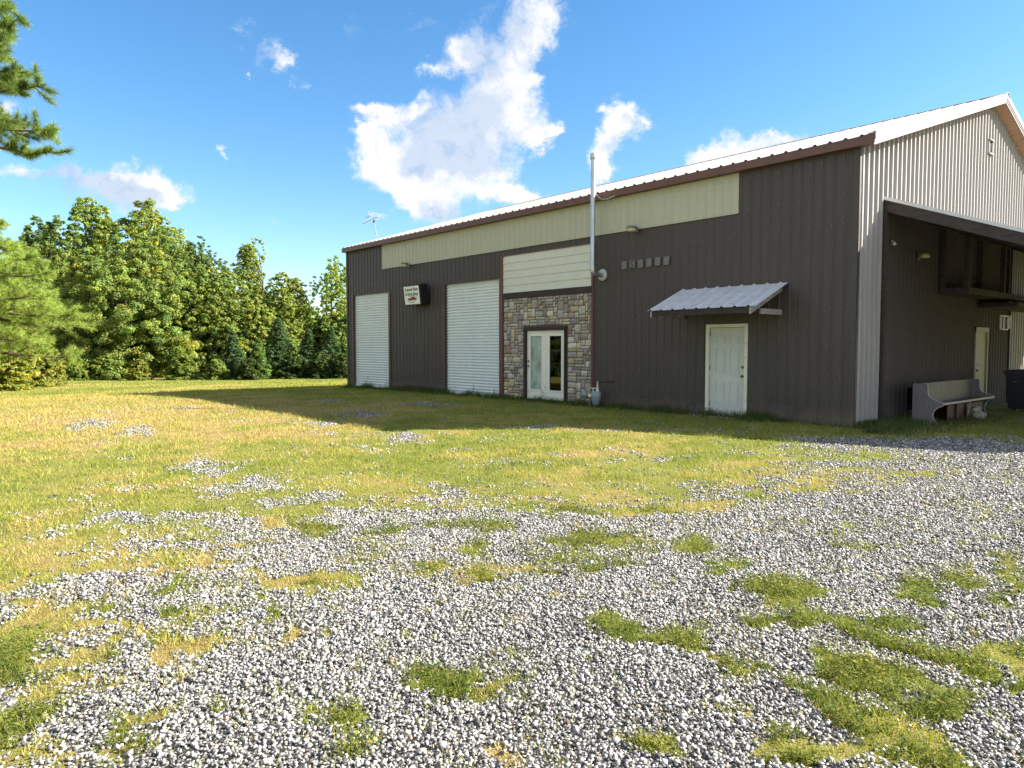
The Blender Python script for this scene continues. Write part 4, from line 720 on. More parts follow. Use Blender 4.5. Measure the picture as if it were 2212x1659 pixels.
# ------------------------------------------------------------------ things fixed on the front wall
# awning
aw = empty('door_awning', (-1.45, 0, 0), label='small ribbed metal awning on weathered wood brackets over the entrance door', cat='awning')
AW, AD, AT, AB = 2.62, 1.28, 2.93, 2.39; asl = (AT - AB) / AD
pr = ribprof(-AW, .06, p=.3048, w=.085, top=.028, d=.028, ph=-.10)
nn_ = Vector((0, -asl, 1)).normalized(); vs = []
for off in (0, -.008):
    for (uu, d_) in pr: vs += [Vector((uu, -AD, AB)) + nn_ * (d_ + off), Vector((uu, -.024, AT - .01)) + nn_ * (d_ + off)]
n = len(pr); sh = MB(); sh.add(vs, [(2 * i, 2 * i + 2, 2 * i + 3, 2 * i + 1) for i in range(n - 1)] + [(2 * n + 2 * i, 2 * n + 2 * i + 1, 2 * n + 2 * i + 3, 2 * n + 2 * i + 2) for i in range(n - 1)])
sh.build('awning_sheet', M['awning'], aw, fix=False)
for xx in (-AW + .1, -.06):
    MB().prism([(-AD + .03, AB - .015), (-.026, AT - .03), (-.026, AT - .17), (-AD + .03, AB - .15)], xx - .04, xx, 'x').build('rafter', M['wood'], aw)
    MB().box(xx - .039, xx - .001, -.86, -.026, AB - .14, AB - .03).build('bracket_arm', M['wood'], aw)
MB().box(-AW + .1, -.06 - .04, -AD + .03, -AD + .07, AB - .13, AB - .012).build('front_board', M['dtrim'], aw)
for i in range(3): yy = -.35 - i * .35; MB().box(-AW + .1, -.1, yy - .04, yy, AT + asl * yy - .06, AT + asl * yy - .014).build('purlin', M['dtrim'], aw)
# flue pipe
fp = empty('flue_pipe', (-6.545, 0, 0), label='tall galvanised flue pipe rising from the wall past the eave', cat='pipe')
MB().lathe((0, -.022, 3.46), [(.0, .035), (.10, .03), (.155, .012), (.16, .0), (.14, -.004)], 'y').build('wall_flange', M['flange'], fp)
MB().tube([(0, -.03, 3.46), (0, -.30, 3.46)], .062, 20).build('stub', M['pipe'], fp)
MB().tube([(0, -.28, 3.46), (0, -.33, 3.462), (0, -.375, 3.485), (0, -.40, 3.53), (0, -.402, 3.60)], .068, 20).build('elbow', M['pipe'], fp)
st = MB(); st.tube([(0, -.402, 3.58), (0, -.402, 6.45)], .062, 24)
for zz in (3.60, 4.75, 4.98, 5.62, 5.96): st.tube([(0, -.402, zz), (0, -.402, zz + .022)], .067, 24)
st.build('stack', M['pipe'], fp)
MB().lathe((0, -.402, 6.42), [(.066, -.05), (.082, -.02), (.082, .10), (.074, .11), (.0, .115)]).build('cap', M['pipe'], fp)
MB().tube([(.05, -.36, 5.50), (.16, -.25, 5.36), (.32, -.20, 5.36), (.55, -.182, 5.40)], .012, 8).build('strap', M['flange'], fp)
# wall lights at the beige band
def wlamp(x, lab, cpy=None):
    if cpy is None:
        o = empty('wall_light', (x, 0, 4.50), label=lab, cat='lamp', group='dusk lights at the beige band')
        MB().box(-.05, .05, -.05, -.036, -.07, .06).tube([(.0, -.05, .0), (.0, -.12, .0)], .02, 8).build('arm', M['lamp'], o)
        MB().lathe((0, -.24, 0), [(.0, .075), (.11, .07), (.125, .05), (.125, .0), (.10, -.002)]).build('housing', M['lamp'], o)
        MB().lathe((0, -.24, -.003), [(.115, .0), (.115, -.055), (.09, -.075), (.0, -.078)]).build('lens', M['lens'], o)
        return o
    o = copy_tree(cpy); o.location.x = x; o['label'] = lab; return o
w0 = wlamp(-5.40, 'round yellowed dusk light above the row of house number plates')
wlamp(-15.72, 'round yellowed dusk light above the square sign', w0)
# number plates
for i in range(6):
    o = empty('number_plate', (-5.80 + i * .262, 0, 3.65 + (0, .005, -.004, .002, .006, .0)[i]), label=['leftmost of six small grey weathered plates, left of the one with a dark curl', 'plate with a dark curl, second of six small plates', 'third of six small plates, right of the one with a dark curl', 'fourth of six small plates with pale top edge', 'fifth of six small plates with dark upright strokes', 'rightmost of six small plates, set slightly askew'][i], cat='number plate', group='house number plates in a row on the brown wall')
    o.rotation_euler = (0, R((0, 2, -1, 0, 1, 2.5)[i]), 0)
    MB().bbox(-.083, .083, -.045, -.022, -.10, .10, .004).build('plate', M['plaque'], o)
    mk = MB(); rs_ = random.Random(i + 3)
    if i == 1: mk.tube([(.05, -.048, .075), (-.01, -.048, .07), (-.045, -.048, .03), (.0, -.048, -.005), (.03, -.048, -.04), (-.01, -.048, -.085), (-.05, -.048, -.08)], .010, 6)
    else:
        for k in range(3): xx = rs_.uniform(-.05, .05); mk.box(xx, xx + .010, -.048, -.0455, -.04, rs_.uniform(.03, .08))
    mk.build('mark', M['signk'] if i == 1 else M['lamp'], o)
# sign box
sg = empty('shop_sign', (-14.98, -.02, 3.42), label='white square sign with black lettering and a red car in a black box', cat='sign')
TL = Matrix.Rotation(R(7), 4, 'X')
def sgb(mb): return mb
fr = MB(); fr.bbox(-.51, .51, -.40, -.06, -.36, .36, .03, TL)
fr.build('sign_box', M['blackm'], sg)
MB().box(-.4, .4, -.10, .0, -.10, .10).build('wall_mount', M['blackm'], sg)
rim = MB()
for (a_, b2, c_, d_) in ((-.50, .50, .315, .345), (-.50, .50, -.345, -.315), (-.50, -.475, -.315, .315), (.475, .50, -.315, .315)): rim.box(a_, b2, -.412, -.401, c_, d_, TL)
rim.build('rim', M['blackm'], sg)
fcb = MB(); fcb.box(-.474, .474, -.406, -.4005, -.314, .314, TL); face = fcb.build('sign_face', M['signf'], sg)
def text(s, x, z, size, m, parent, Mx, y=-.409, name='lettering', bold=.006):
    cu = bpy.data.curves.new('t', 'FONT'); cu.body = s; cu.size = size; cu.align_x = 'CENTER'; cu.extrude = .001; cu.offset = bold * size
    to = bpy.data.objects.new('t', cu); col.objects.link(to); dg_ = bpy.context.evaluated_depsgraph_get(); me = bpy.data.meshes.new_from_object(to.evaluated_get(dg_))
    bpy.data.objects.remove(to); me.transform(Mx @ Matrix.Translation((x, y, z)) @ Matrix.Rotation(R(90), 4, 'X')); me.materials.clear()
    return link(name, me, m, parent)
text('Central Paint', 0, .150, .155, M['signk'], face, TL, bold=.02); text('& Body Shop', .0, -.005, .150, M['signk'], face, TL, bold=.02)
cr = MB(); car = [(-.30, -.15), (-.22, -.105), (-.06, -.09), (.0, -.06), (.12, -.055), (.17, -.09), (.27, -.10), (.29, -.15), (.20, -.165), (.05, -.175), (-.10, -.185), (-.24, -.165)]
cr.prism(car, -.411, -.4075, 'y'); cr.v = [tuple(TL @ Vector(p)) for p in cr.v]; cr.build('car_emblem', M['signr'], face)
sw2 = MB()
for P_ in ([(-.28, -.409, -.10), (-.10, -.409, -.045), (.08, -.409, -.02), (.24, -.409, -.05), (.31, -.409, -.10)], [(-.28, -.409, -.19), (-.16, -.409, -.235), (.02, -.409, -.25), (.12, -.409, -.23), (.22, -.409, -.17)]):
    sw2.tube([TL @ Vector(p) for p in P_], [.002, .008, .010, .008, .002], 6)
sw2.build('swoosh', M['signk'], face)
MB().tube([TL @ Vector((.50, -.36, .28)), TL @ Vector((.525, -.30, .30)), TL @ Vector((.525, -.12, .30)), TL @ Vector((.53, -.10, 0)), TL @ Vector((.525, -.12, -.28)), TL @ Vector((.50, -.30, -.30))], .016, 8).build('side_conduit', M['blackm'], sg)
# gas meter
gm = empty('gas_meter', (-6.49, -.30, 0), label='grey blue gas meter with cream pipes low on the wall beside the stone front', cat='gas meter')
b0 = MB(); b0.lathe((0, 0, 0), [(.0, .045), (.06, .05), (.10, .10), (.135, .22), (.14, .27)], n=28); b0.v = [(p[0], p[1] * .75, p[2]) for p in b0.v]; b0.build('meter_body', M['meter'], gm)
h0 = MB(); h0.lathe((0, 0, 0), [(.15, .265), (.155, .285), (.15, .30), (.148, .385), (.13, .42), (.0, .43)], n=28); h0.v = [(p[0], p[1] * .75, p[2]) for p in h0.v]; h0.build('meter_head', M['meter'], gm)
MB().bbox(-.195, -.10, -.11, -.05, .27, .355, .01).build('index_window', M['yellow'], gm)
MB().lathe((-.40, -.03, .31), [(.0, .055), (.03, .05), (.04, .02), (.10, .012), (.105, -.012), (.06, -.03), (.03, -.06)], 'y').build('regulator', M['meter'], gm)
MB().tube([(-.40, 0, .33), (-.37, 0, .40)], .03, 10).build('regulator_vent', M['lamp'], gm)
MB().tube([(-.34, 0, .29), (-.22, 0, .29)], .03, 12).tube([(-.235, 0, .02), (-.235, 0, .29)], .018, 10).build('riser', M['lamp'], gm)
MB().tube([(-.10, 0, .40), (-.10, 0, .50), (-.24, 0, .50), (-.24, 0, .30)], .016, 10).build('inlet_pipe', M['yellow'], gm)
MB().tube([(.05, 0, .42), (.05, 0, .60)], [.04, .02], 12).tube([(.05, 0, .46), (.05, 0, .66), (.07, 0, .68)], .020, 10).tube([(.05, 0, .50), (-.08, 0, .50)], .014, 8).build('outlet_pipe', M['yellow'], gm)
MB().tube([(.06, .0, .675), (.11, .05, .66), (.35, .22, .69), (.37, .27, .69)], .014, 8).build('black_pipe', M['blackm'], gm)
# antenna
an = empty('tv_antenna', (-18.45, .30, 5.62), label='thin television antenna on a leaning mast above the far eave', cat='antenna')
mast = Vector((-.28, 0, .88)); MB().tube([(.03, -.1, -.12), (0, 0, 0), mast], .016, 8).build('mast', M['lamp'], an)
MB().box(mast.x - .03, mast.x + .03, -.03, .03, mast.z - .08, mast.z + .02).build('clamp', M['blackm'], an)
bmA, bmB = mast + Vector((-.80, -.05, -.02)), mast + Vector((.30, .02, .12)); bo = MB().tube([bmA, bmB], .010, 6); bo.build('boom', M['alu'], an)
for i in range(12):
    p = bmA.lerp(bmB, i / 11); l_ = .09 + .40 * (i / 11) ** 1.6; el = MB()
    el.tube([p + Vector((0, -l_, .02)), p + Vector((0, l_, .02))], .006, 5); 
    if i > 6: el.tube([p + Vector((.05, -l_, .13)), p + Vector((-.04, l_ * .9, .11))], .006, 5)
    el.build('element', M['alu'], an)

# ------------------------------------------------------------------ things under the lean-to
pw = empty('church_pew', (.45, 1.72, 0), label='old wooden church pew standing against the wall under the lean-to', cat='bench')
end = [(0.0, 0), (.47, 0), (.445, .05), (.40, .12), (.385, .20), (.41, .28), (.47, .345), (.56, .385), (.58, .42), (.56, .455), (.53, .47), (.46, .495), (.38, .52), (.31, .57), (.285, .64), (.28, .80), (.265, .825), (.03, .83), (.0, .80)]
for yy in (0, 3.22):
    eo = MB().prism([(x_, z_) for x_, z_ in end], yy, yy + .05, 'y').build('end_panel', M['pewend'], pw)
    em = MB(); pts_ = [Vector((x_ + .004, yy - .001, z_)) for x_, z_ in end[1:17]]; em.tube(pts_, .008, 6); em.build('worn_edge', M['pewedge'], eo)
MB().prism([(.13, .38), (.10, .825), (.075, .825), (.10, .38)], .05, 3.22, 'y').build('backrest', M['pew'], pw)
MB().prism([(.08, .39), (.56, .445), (.56, .41), (.08, .36)], .05, 3.22, 'y').build('seat', M['pew'], pw)
MB().bbox(.56, .585, .04, 3.24, .405, .448, .005).build('seat_edge', M['pewedge'], pw)
MB().box(.10, .50, 1.05, 1.10, 0, .375).box(.44, .46, .62, 1.62, .02, .36).build('centre_support', M['redwood'], pw)
MB().tube([(.50, 1.70, .0), (.52, 1.80, .38)], .012, 6).build('prop', M['pewedge'], pw)
MB().box(.40, .42, 1.9, 3.0, .02, .34).build('under_panel', M['redwood'], pw)
rkm = MB()
rs_ = random.Random(4)
def rockm(mb, c, r, sq):
    bm = bmesh.new(); bmesh.ops.create_icosphere(bm, subdivisions=3, radius=1)
    for p in bm.verts:
        k_ = 1 + .35 * mnoise.noise(p.co * 1.6 + Vector(c) * 7); p.co = Vector((p.co.x * r * k_ * sq[0], p.co.y * r * k_ * sq[1], p.co.z * r * k_ * sq[2])) + Vector(c)
    bm.verts.index_update(); mb.add([p.co.copy() for p in bm.verts], [[q_.index for q_ in g.verts] for g in bm.faces], True); bm.free()
rockm(rkm, (1.10, 3.70, .09), .13, (1, 1.4, .7)); rockm(rkm, (1.06, 3.62, .22), .09, (1, 1.2, .8))
rkm.build('rock_pile', M['rock'], None, label='pale lumps of rock on the ground under the pew', cat='rock')
bn_ = empty('rubbish_bin', (1.12, 6.95, 0), label='dark navy wheeled rubbish bin at the right edge, against the wall', cat='bin')
bb_ = MB(); bot, tp = .25, .31
def ring(z, k): return [(-k, -k * 1.05, z), (k, -k * 1.05, z), (k, k * 1.05, z), (-k, k * 1.05, z)]
vs = ring(.06, .25) + ring(.90, .31) + ring(.90, .335) + ring(.95, .335)
bb_.add(vs, [(3, 2, 1, 0)] + [(r0 * 4 + i, r0 * 4 + (i + 1) % 4, r0 * 4 + 4 + (i + 1) % 4, r0 * 4 + 4 + i) for r0 in range(3) for i in range(4)] + [(12, 13, 14, 15)])
bb_.build('bin_body', M['bin'], bn_)
MB().prism([(-.36, .952), (.36, .952), (.36, .985), (.2, 1.02), (-.2, 1.02), (-.36, .985)], -.37, .37, 'y').build('lid', M['bin'], bn_)
for xx in (-.26, .22): MB().tube([(xx, .25, .10), (xx + .05, .25, .10)], .10, 16).build('wheel', M['rubber'], bn_)
MB().tube([(-.25, .34, .90), (-.25, .40, .93), (.25, .40, .93), (.25, .34, .90)], .014, 8).build('handle', M['bin'], bn_)
text('G', -.12, .72, .11, M['grey'], bn_, Matrix.Identity(4), y=-.312, bold=.01); text('R', -.04, .72, .11, M['grey'], bn_, Matrix.Identity(4), y=-.312, bold=.01)
ck = MB(); ck.box(0.03, 5.3, .2, 14.4, -.05, .004)

# ------------------------------------------------------------------ trees
def rnd_unit(rs, n):
    v_ = rs.normal(size=(n, 3)); return v_ / np.linalg.norm(v_, axis=1)[:, None]
def leaf_quads(P, Nn, s, rs, asp=.6):
    n = len(P); a = rnd_unit(rs, n); t = np.cross(Nn, a); t /= np.linalg.norm(t, axis=1)[:, None] + 1e-9; b_ = np.cross(Nn, t)
    s = s[:, None]; V = np.stack([P - t * s, P + b_ * s * asp, P + t * s, P - b_ * s * asp], 1)
    return V.reshape(-1, 3), np.arange(n * 4).reshape(-1, 4)
KIND = dict(broad=dict(z0=.03, leaf=.095, cl=.72, flat=.8, cols=[(.20, .255, .07), (.155, .215, .06), (.235, .275, .07), (.105, .155, .05)]),
            poplar=dict(z0=.25, leaf=.10, cl=.72, flat=.8, cols=[(.215, .28, .07), (.22, .265, .07), (.21, .26, .065), (.2, .2, .07)]),
            conifer=dict(z0=.02, leaf=.10, cl=.6, flat=.5, cols=[(.12, .19, .05), (.07, .12, .05), (.06, .10, .04), (.04, .07, .03)]),
            shrub=dict(z0=-.02, leaf=.09, cl=.55, flat=.6, cols=[(.19, .21, .045), (.23, .25, .05), (.15, .21, .045), (.055, .09, .026)]))
def make_tree(x, y, h, w, kind, var, name, cat, label, seed):
    rs = np.random.default_rng(seed); K = KIND[kind]; gz = float(tz(np.array(float(x)), np.array(float(y))))
    dist = math.hypot(x - CAM[0], y - CAM[1]); far = 1.5 if dist > 74 else 1.0
    o = empty(name, (x, y, gz), label=label, cat=cat, group={'shrub': 'bushes along the edge of the woods', 'conifer': 'young conifers along the lawn edge'}.get(kind, 'trees of the woods beyond the lawn'))
    rad = lambda t: {'broad': w * 1.22 * np.clip(np.sqrt(np.clip(1 - np.clip((t - .42) / .60, 0, 1) ** 2.3, 0, 1)), .12, 1) * (.86 + .14 * np.clip(t / .4, 0, 1)), 'poplar': w * 1.15 * np.clip(np.sqrt(np.clip(1 - np.clip((t - .5) / .52, 0, 1) ** 2.0, 0, 1)), .14, 1),
                     'conifer': w * (1.04 - t) ** .85, 'shrub': w * np.sqrt(np.clip(1.0 - t ** 2.2, .02, 1))}[kind]
    # clump centres
    cs = K['cl'] * .62 * np.clip(w / 3.2, .55, 1.25) * (1.15 if far > 1 else 1)
    area = 2 * math.pi * w * h; nc = int(np.clip(area / (cs * cs) * (1.25 if kind != 'poplar' else .85), 40, 1100))
    t = rs.random(nc) ** (.9 if kind != 'conifer' else 1.5); t = K['z0'] + (1 - K['z0']) * t
    lobe = rs.uniform(0, 6.28, 3); ang = rs.uniform(0, 2 * math.pi, nc)
    lob = 1 + .13 * np.sin(ang * 3 + lobe[0] + t * 9) + .12 * np.sin(ang * 4 + lobe[1] - t * 17)
    rr = rad(t) * np.where(rs.random(nc) < .7, rs.uniform(.72, 1.0, nc), rs.uniform(.15, .72, nc)) * lob
    C = np.stack([rr * np.cos(ang), rr * np.sin(ang), t * h], -1); C[:, 2] -= .10 * rr
    if kind == 'broad': C[:, 2] *= 1 - .13 * (.5 + .5 * np.sin(ang * 2 + lobe[2])) * t - .07 * rs.random(nc) * t
    if kind == 'poplar':
        ns = 9 if kind == 'poplar' else 11; sa = rs.uniform(0, 6.28, ns); sr = w * np.sqrt(rs.random(ns)) * .95; sr[0] = w * .08
        sh = h * (1 - .16 * (sr / w) ** 1.4 * rs.uniform(.7, 1.3, ns)); sh[0] = h
        k = rs.integers(0, ns, nc); use = t > (.55 if kind == 'poplar' else .70)
        tt = rs.random(nc) ** .75; z_ = sh[k] * (.5 + .5 * tt); r_ = w * .62 * np.sqrt(np.clip(1.03 - tt ** 2.6, .01, 1)) * rs.uniform(.5, 1, nc)
        a2 = rs.uniform(0, 6.28, nc); C2 = np.stack([sr[k] * np.cos(sa[k]) + r_ * np.cos(a2), sr[k] * np.sin(sa[k]) + r_ * np.sin(a2), z_], -1); C = np.where(use[:, None], C2, C)
    csz = cs * rs.uniform(.55, 1.25, nc) * np.clip(1.15 - .62 * t, .42, 1.1); C[:, 2] = np.minimum(C[:, 2], h - csz * .35)
    C[:, 2] = np.maximum(C[:, 2], csz * .35)
    ls = K['leaf'] * far * (1.0 if dist > 45 else .8)
    per = (csz ** 2 * (4.2 if kind != 'poplar' else 3.0) / (ls * ls * .6)).astype(int) + 4; idx = np.repeat(np.arange(nc), per); n = len(idx)
    dv = rnd_unit(rs, n); dv[:, 2] = np.abs(dv[:, 2]) * rs.choice([1, 1, 1, -.6], n)
    q_ = rs.random(n) ** .45
    P = C[idx] + dv * (csz[idx] * q_)[:, None] * np.array([1, 1, K['flat']])
    P[:, 2] = np.maximum(P[:, 2], .03)
    Nn = dv * .7 + np.array([0, 0, .55]) + rs.normal(0, .45, (n, 3)); Nn /= np.linalg.norm(Nn, axis=1)[:, None]
    V, F = leaf_quads(P, Nn, ls * rs.uniform(.6, 1.25, n), rs, .55 if kind != 'conifer' else .28)
    c0 = np.array(K['cols'][var]); cl = rs.uniform(.70, 1.30, nc); tint = c0 * cl[idx][:, None] * rs.uniform(.75, 1.3, n)[:, None]
    hue = rs.normal(0, 1, nc)[idx][:, None]; tint = tint * (1 + hue * np.array([.09, .02, -.08]))
    if kind in ('poplar', 'broad', 'shrub'):
        yel = (rs.random(nc) < (.05 if kind != 'shrub' else .2))[idx]; tint[yel] = tint[yel] * np.array([1.4, 1.12, .9])
    np_mesh('crown', V, F, LEAF, o, tint=np.clip(np.repeat(tint, 4, 0), .005, .9))
    tr = MB(); hh_ = h * (.9 if kind != 'shrub' else .5); r0 = max(.02, w * .035 + h * .006)
    bend = rs.normal(0, .02 * h, (5, 2)); pts = [(bend[k][0] * k / 4, bend[k][1] * k / 4, -.1 + hh_ * k / 4) for k in range(5)]; tr.tube(pts, [r0 * (1 - .85 * k / 4) for k in range(5)], 8)
    for k in rs.choice(nc, min(nc, 16), replace=False):
        c_ = C[k]; zz = max(.1, min(c_[2] * .8, hh_ * .95) - .15 * math.hypot(c_[0], c_[1])); a_ = Vector((0, 0, zz)); kk = min(3.999, zz / hh_ * 4); i_ = int(kk); a_ = Vector(pts[i_]).lerp(Vector(pts[i_ + 1]), kk - i_)
        tr.tube([a_, a_.lerp(Vector(c_), .5) + Vector((0, 0, .05 * h * .3)), Vector(c_)], [r0 * .38, r0 * .22, r0 * .07], 5)
    tr.build('trunk', M['bark'], o)
    return o
TREES = [
[-65.6, -5.3, 11.2, 2.3, "broad", "1", "tree", "dark green broadleaf tree at the far left of the woods, half hidden by the pine"],
[-69.0, -3.1, 14.2, 3.0, "broad", "1", "tree", "dark rounded tree just left of the two tall pale poplars"],
[-59.6, -3.0, 9.8, 2.3, "broad", "2", "tree", "mid green tree with layered boughs in front of the dark rounded tree"],
[-71.2, 0.5, 16.4, 2.6, "poplar", "0", "tree", "tall pale green poplar, left one of the two highest tops in the woods"],
[-67.9, 4.3, 16.2, 3.4, "poplar", "1", "tree", "tall pale green poplar, right one of the two highest tops in the woods"],
[-63.7, 6.0, 12.9, 2.1, "poplar", "2", "tree", "thin topped tree on the right shoulder of the two tall poplars"],
[-58.3, 3.1, 11.5, 2.9, "broad", "1", "tree", "olive green tree between the tall poplars and the dark pine top"],
[-53.5, -0.6, 11.0, 4.1, "broad", "0", "tree", "biggest full rounded green tree in front, its boughs reaching the grass"],
[-59.2, 6.7, 11.9, 2.4, "broad", "3", "tree", "dark green round topped tree in the middle of the woods"],
[-52.8, 3.3, 7.0, 2.2, "broad", "2", "tree", "leafy tree low between the biggest tree and the round topped one"],
[-52.1, 5.6, 9.3, 2.4, "broad", "0", "tree", "dense olive tree in front of the dark round topped tree"],
[-54.8, 10.1, 11.7, 1.7, "poplar", "2", "tree", "tall narrow yellow green poplar standing up right of the dense olive tree"],
[-51.3, 8.0, 6.4, 2.1, "broad", "2", "tree", "leafy yellow green tree under the tall narrow poplar"],
[-51.6, 10.8, 8.5, 1.9, "poplar", "1", "tree", "yellow brown tinged tree stepping down toward the gap of sky"],
[-50.2, 9.3, 4.5, 1.7, "broad", "1", "tree", "olive tree under the yellow brown tinged one"],
[-67.6, 19.8, 7.3, 1.8, "poplar", "2", "tree", "faint pale tree farthest away beside the gap of sky"],
[-50.6, 14.9, 10.0, 1.7, "poplar", "0", "tree", "lone pale poplar between the gap of sky and the building corner"],
[-50.3, 15.3, 5.6, 1.6, "broad", "3", "tree", "dark tree under the lone poplar beside the building corner"],
[-53.1, 15.2, 5.0, 1.4, "broad", "3", "tree", "small dark tree in the low gap of the woods"],
[-52.8, 18.5, 7.0, 2.1, "broad", "3", "tree", "dark tree mostly hidden behind the left corner of the building"],
[-52.4, 12.9, 4.3, 1.6, "broad", "3", "tree", "low dark tree below the faint pale tree"],
[-55.0, -5.3, 6.0, 2.0, "broad", "2", "tree", "leafy tree low beside the yellow shrub on the left"],
[-53.2, -3.2, 4.6, 1.8, "broad", "0", "tree", "low tree at the left foot of the biggest tree"],
[-46.3, 4.7, 3.4, 1.1, "conifer", "1", "tree", "small blue green conifer in front of the dense olive tree"],
[-46.0, 8.0, 4.4, 1.7, "conifer", "1", "tree", "broad blue green conifer at the edge of the lawn right of the middle"],
[-44.1, 5.7, 2.9, 0.9, "conifer", "0", "tree", "bright little conifer left of the broad blue green one"],
[-44.5, 9.7, 3.6, 1.3, "conifer", "1", "tree", "dark conifer right of the broad blue green one"],
[-43.5, 11.0, 3.8, 1.3, "conifer", "1", "tree", "dark conifer closest to the building corner"],
[-42.9, -8.2, 3.6, 1.6, "shrub", "0", "shrub", "big yellow green shrub at the left edge of the lawn"],
[-40.1, -9.5, 4.7, 1.3, "shrub", "1", "shrub", "orange tinged shrub under the pine at the far left"],
[-43.3, -7.1, 2.4, 0.8, "shrub", "0", "shrub", "low leafy shrub right of the yellow green shrub"],
[-50.1, -2.7, 1.8, 1.0, "shrub", "2", "shrub", "low green bush under the left side of the biggest tree"],
[-47.5, -1.2, 1.4, 0.7, "shrub", "0", "shrub", "small tan bush under the middle of the biggest tree"],
[-46.6, 1.3, 1.8, 1.1, "shrub", "2", "shrub", "bright leafy bush right of the biggest tree"],
[-45.0, 3.1, 1.4, 0.8, "shrub", "2", "shrub", "low bush at the foot of the dense olive tree"],
[-43.5, 4.8, 1.5, 0.9, "shrub", "3", "shrub", "dark bush between two small conifers"],
[-43.4, 8.0, 1.8, 1.2, "shrub", "3", "shrub", "dark bush right of the broad blue green conifer"],
[-42.1, 9.5, 1.9, 1.1, "shrub", "3", "shrub", "dark bush between the two dark conifers"],
[-41.0, 10.7, 1.8, 1.0, "shrub", "3", "shrub", "dark bush touching the building corner"],
[-50.3, -4.5, 1.6, 0.9, "shrub", "2", "shrub", "low green bush right of the low leafy shrub"],
[-83.8, -1.8, 14.5, 3.9, "broad", "3", "tree", "dark tree at the back of the woods on the far left"],
[-81.2, 4.2, 13.8, 4.5, "broad", "3", "tree", "dark tree at the back of the woods behind the biggest tree"],
[-75.3, 11.0, 11.8, 4.5, "broad", "3", "tree", "dark tree at the back of the woods behind the round topped one"],
[-70.3, 16.7, 8.8, 4.0, "broad", "3", "tree", "dark tree at the back of the woods behind the narrow poplar"]]
for i, (x, y, h, w, kind, var, name, label) in enumerate(TREES):
    nm = {'broad': 'broadleaf_tree', 'poplar': 'poplar_tree', 'conifer': 'young_conifer', 'shrub': 'shrub'}[kind]
    make_tree(x, y, h, w, kind, int(var), nm, name, label, 100 + i)

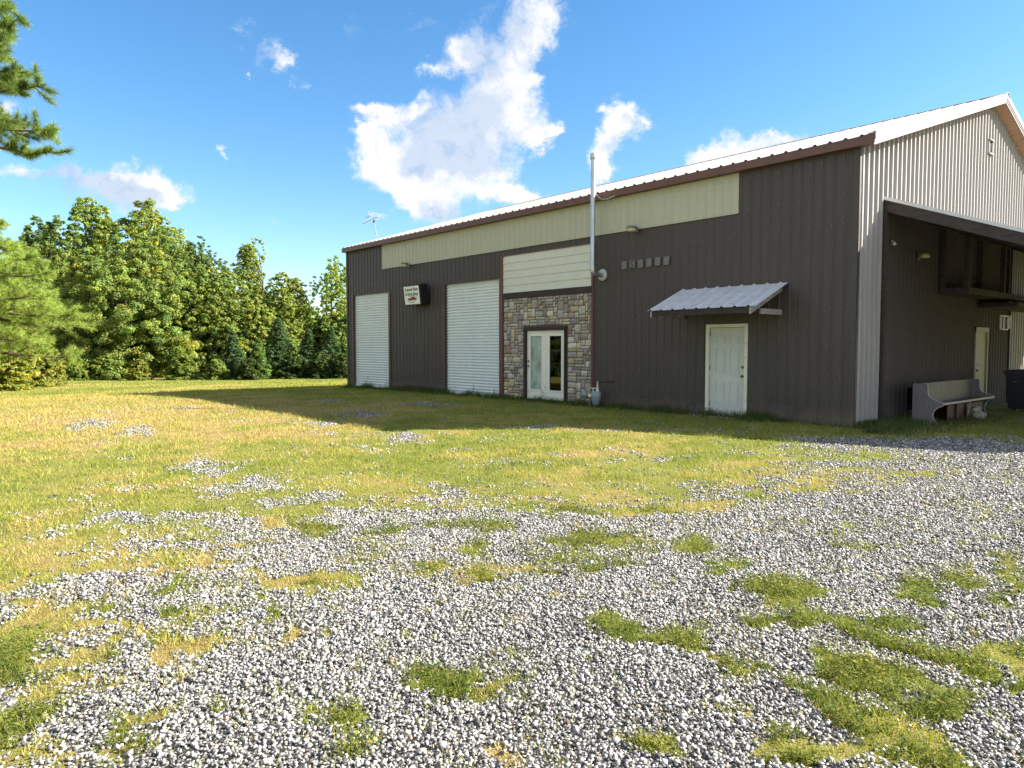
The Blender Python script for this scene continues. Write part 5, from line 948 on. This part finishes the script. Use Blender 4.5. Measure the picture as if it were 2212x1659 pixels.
for i, (x, y, h, w) in enumerate(((-33, -25, 13, 4.5), (-38, -20, 15, 5), (-30, -31, 14, 5), (-41, -27, 15, 5), (-36, -33, 14, 5))):
    make_tree(x, y, h, w, 'broad', 3, 'broadleaf_tree', 'tree', 'dark tree across the yard, out of the picture and mirrored in the glass doors', 300 + i)['group'] = 'trees across the yard'
def pine(x, y, h, limbs, label, seed, trunk_r=.16, nd=.17, tuft_n=60, col0=(.15, .22, .05), spread=1.0):
    rs = np.random.default_rng(seed); gz = float(tz(np.array(float(x)), np.array(float(y))))
    o = empty('pine_tree', (x, y, gz), label=label, cat='tree', group='pines at the left edge')
    tr = MB(); tr.tube([(0, 0, -.1), (.05, 0, h * .5), (0, .05, h)], [trunk_r, trunk_r * .65, trunk_r * .15], 12)
    TP, TD = [], []
    for (z, ang, ln, up) in limbs:
        d = Vector((math.cos(ang), math.sin(ang), 0)); a_ = Vector((0, 0, z)); pts = []
        for k in range(6):
            t = k / 5; p = a_ + d * ln * t + Vector((0, 0, ln * (up * t - .25 * t * t + .18 * t ** 4))); pts.append(p + Vector(rs.normal(0, .03, 3)))
        tr.tube(pts, [.05 * (1 - .8 * k / 5) * (ln / 3) + .006 for k in range(6)], 6)
        side = Vector((-d.y, d.x, 0))
        for k in range(int(8 + ln * 6)):
            t = rs.uniform(.22, 1) ** .8; kk = min(4.999, t * 5); i_ = int(kk); b0_ = pts[i_].lerp(pts[i_ + 1], kk - i_)
            sl_ = rs.uniform(.2, .75) * spread * (1.15 - .6 * t) * (ln / 2.6) ** .5; tw = (d * rs.uniform(.3, 1) + side * rs.choice([-1, 1]) * rs.uniform(.4, 1.1) + Vector((0, 0, rs.uniform(-.45, .8)))).normalized()
            e_ = b0_ + tw * sl_; tr.tube([b0_, b0_.lerp(e_, .5) + Vector((0, 0, -.03)), e_], [.012, .009, .006], 4)
            for m_ in range(3): TP.append(b0_.lerp(e_, .45 + .275 * m_)); TD.append((tw + Vector((0, 0, .35))).normalized())
        TP.append(pts[-1]); TD.append(((pts[-1] - pts[-2]).normalized() + Vector((0, 0, .3))).normalized())
    tr.build('trunk', M['bark'], o)
    TP = np.array([tuple(p) for p in TP]); TD = np.array([tuple(p) for p in TD]); n = len(TP); idx = np.repeat(np.arange(n), tuft_n); N = len(idx)
    dv = TD[idx] * .8 + rnd_unit(rs, N) * .85; dv /= np.linalg.norm(dv, axis=1)[:, None]; st_ = TP[idx] + TD[idx] * rs.uniform(-.10, .06, N)[:, None]
    ln = nd * rs.uniform(.7, 1.15, N)[:, None]; sd_ = np.cross(dv, rnd_unit(rs, N)); sd_ /= np.linalg.norm(sd_, axis=1)[:, None]
    wv = sd_ * (.002 + nd * .0085); V = np.stack([st_ - wv, st_ + wv, st_ + dv * ln + np.array([0, 0, -.02])], 1).reshape(-1, 3)
    tint = np.array(col0) * rs.uniform(.7, 1.35, n)[idx][:, None] * rs.uniform(.7, 1.3, N)[:, None]
    np_mesh('crown', V, np.arange(N * 3).reshape(-1, 3), NEEDLE, o, tint=np.repeat(tint, 3, 0))
    return o
rs_ = random.Random(8); toR = math.atan2(RT[1], RT[0])
def wpos(Zd, Xd): return CAM[0] + FW[0] * Zd + RT[0] * Xd, CAM[1] + FW[1] * Zd + RT[1] * Xd
limbs = []
for i in range(46):
    z = 6.6 + i * .155; limbs.append((z, i * 2.399, (2.5 - .10 * (z - 6.5)) * rs_.uniform(.8, 1.1), rs_.uniform(.05, .3)))
limbs += [(6.35, toR + .1, 2.75, .03), (6.2, toR - .35, 2.5, .06), (6.5, toR + .5, 2.45, .05), (6.15, toR + .35, 2.6, .0), (6.7, toR - .1, 2.0, .02), (7.6, toR + .2, 2.2, .05), (7.7, toR - .3, 2.0, .08), (8.2, toR + .1, 1.9, .05), (8.7, toR, 1.8, .1), (7.9, toR - .6, 2.0, .1)] + [(7.0 + .21 * k, toR + (-.45, .15, .5, -.15, .3)[k % 5], (2.25, 1.9, 2.1)[k % 3] - .05 * k, .12) for k in range(14)]
px_, py_ = wpos(15.5, -12.72); pine(px_, py_, 14.0, limbs, 'near pine whose long needled boughs reach into the top left corner', 3, .17, .17, 120)
limbs = []
for i in range(52):
    z = 1.6 + i * .118; k = max(.25, 1 - (z - 3.2) / 5.6) if z > 3.2 else .9; limbs.append((z, i * 2.399 + .3, 4.5 * k * rs_.uniform(.8, 1.05), rs_.uniform(.0, .25)))
limbs += [(3.6, toR, 5.0, .02), (3.3, toR + .3, 4.6, 0), (4.1, toR - .25, 4.3, .05), (4.9, toR + .15, 3.6, .1), (5.8, toR, 2.8, .15), (6.6, toR + .2, 2.1, .2)]
px_, py_ = wpos(28, -22.0); pine(px_, py_, 8.3, limbs, 'bright green pine at the left edge with boughs spread low over the lawn', 5, .20, .24, 80, (.24, .32, .06), 1.5)
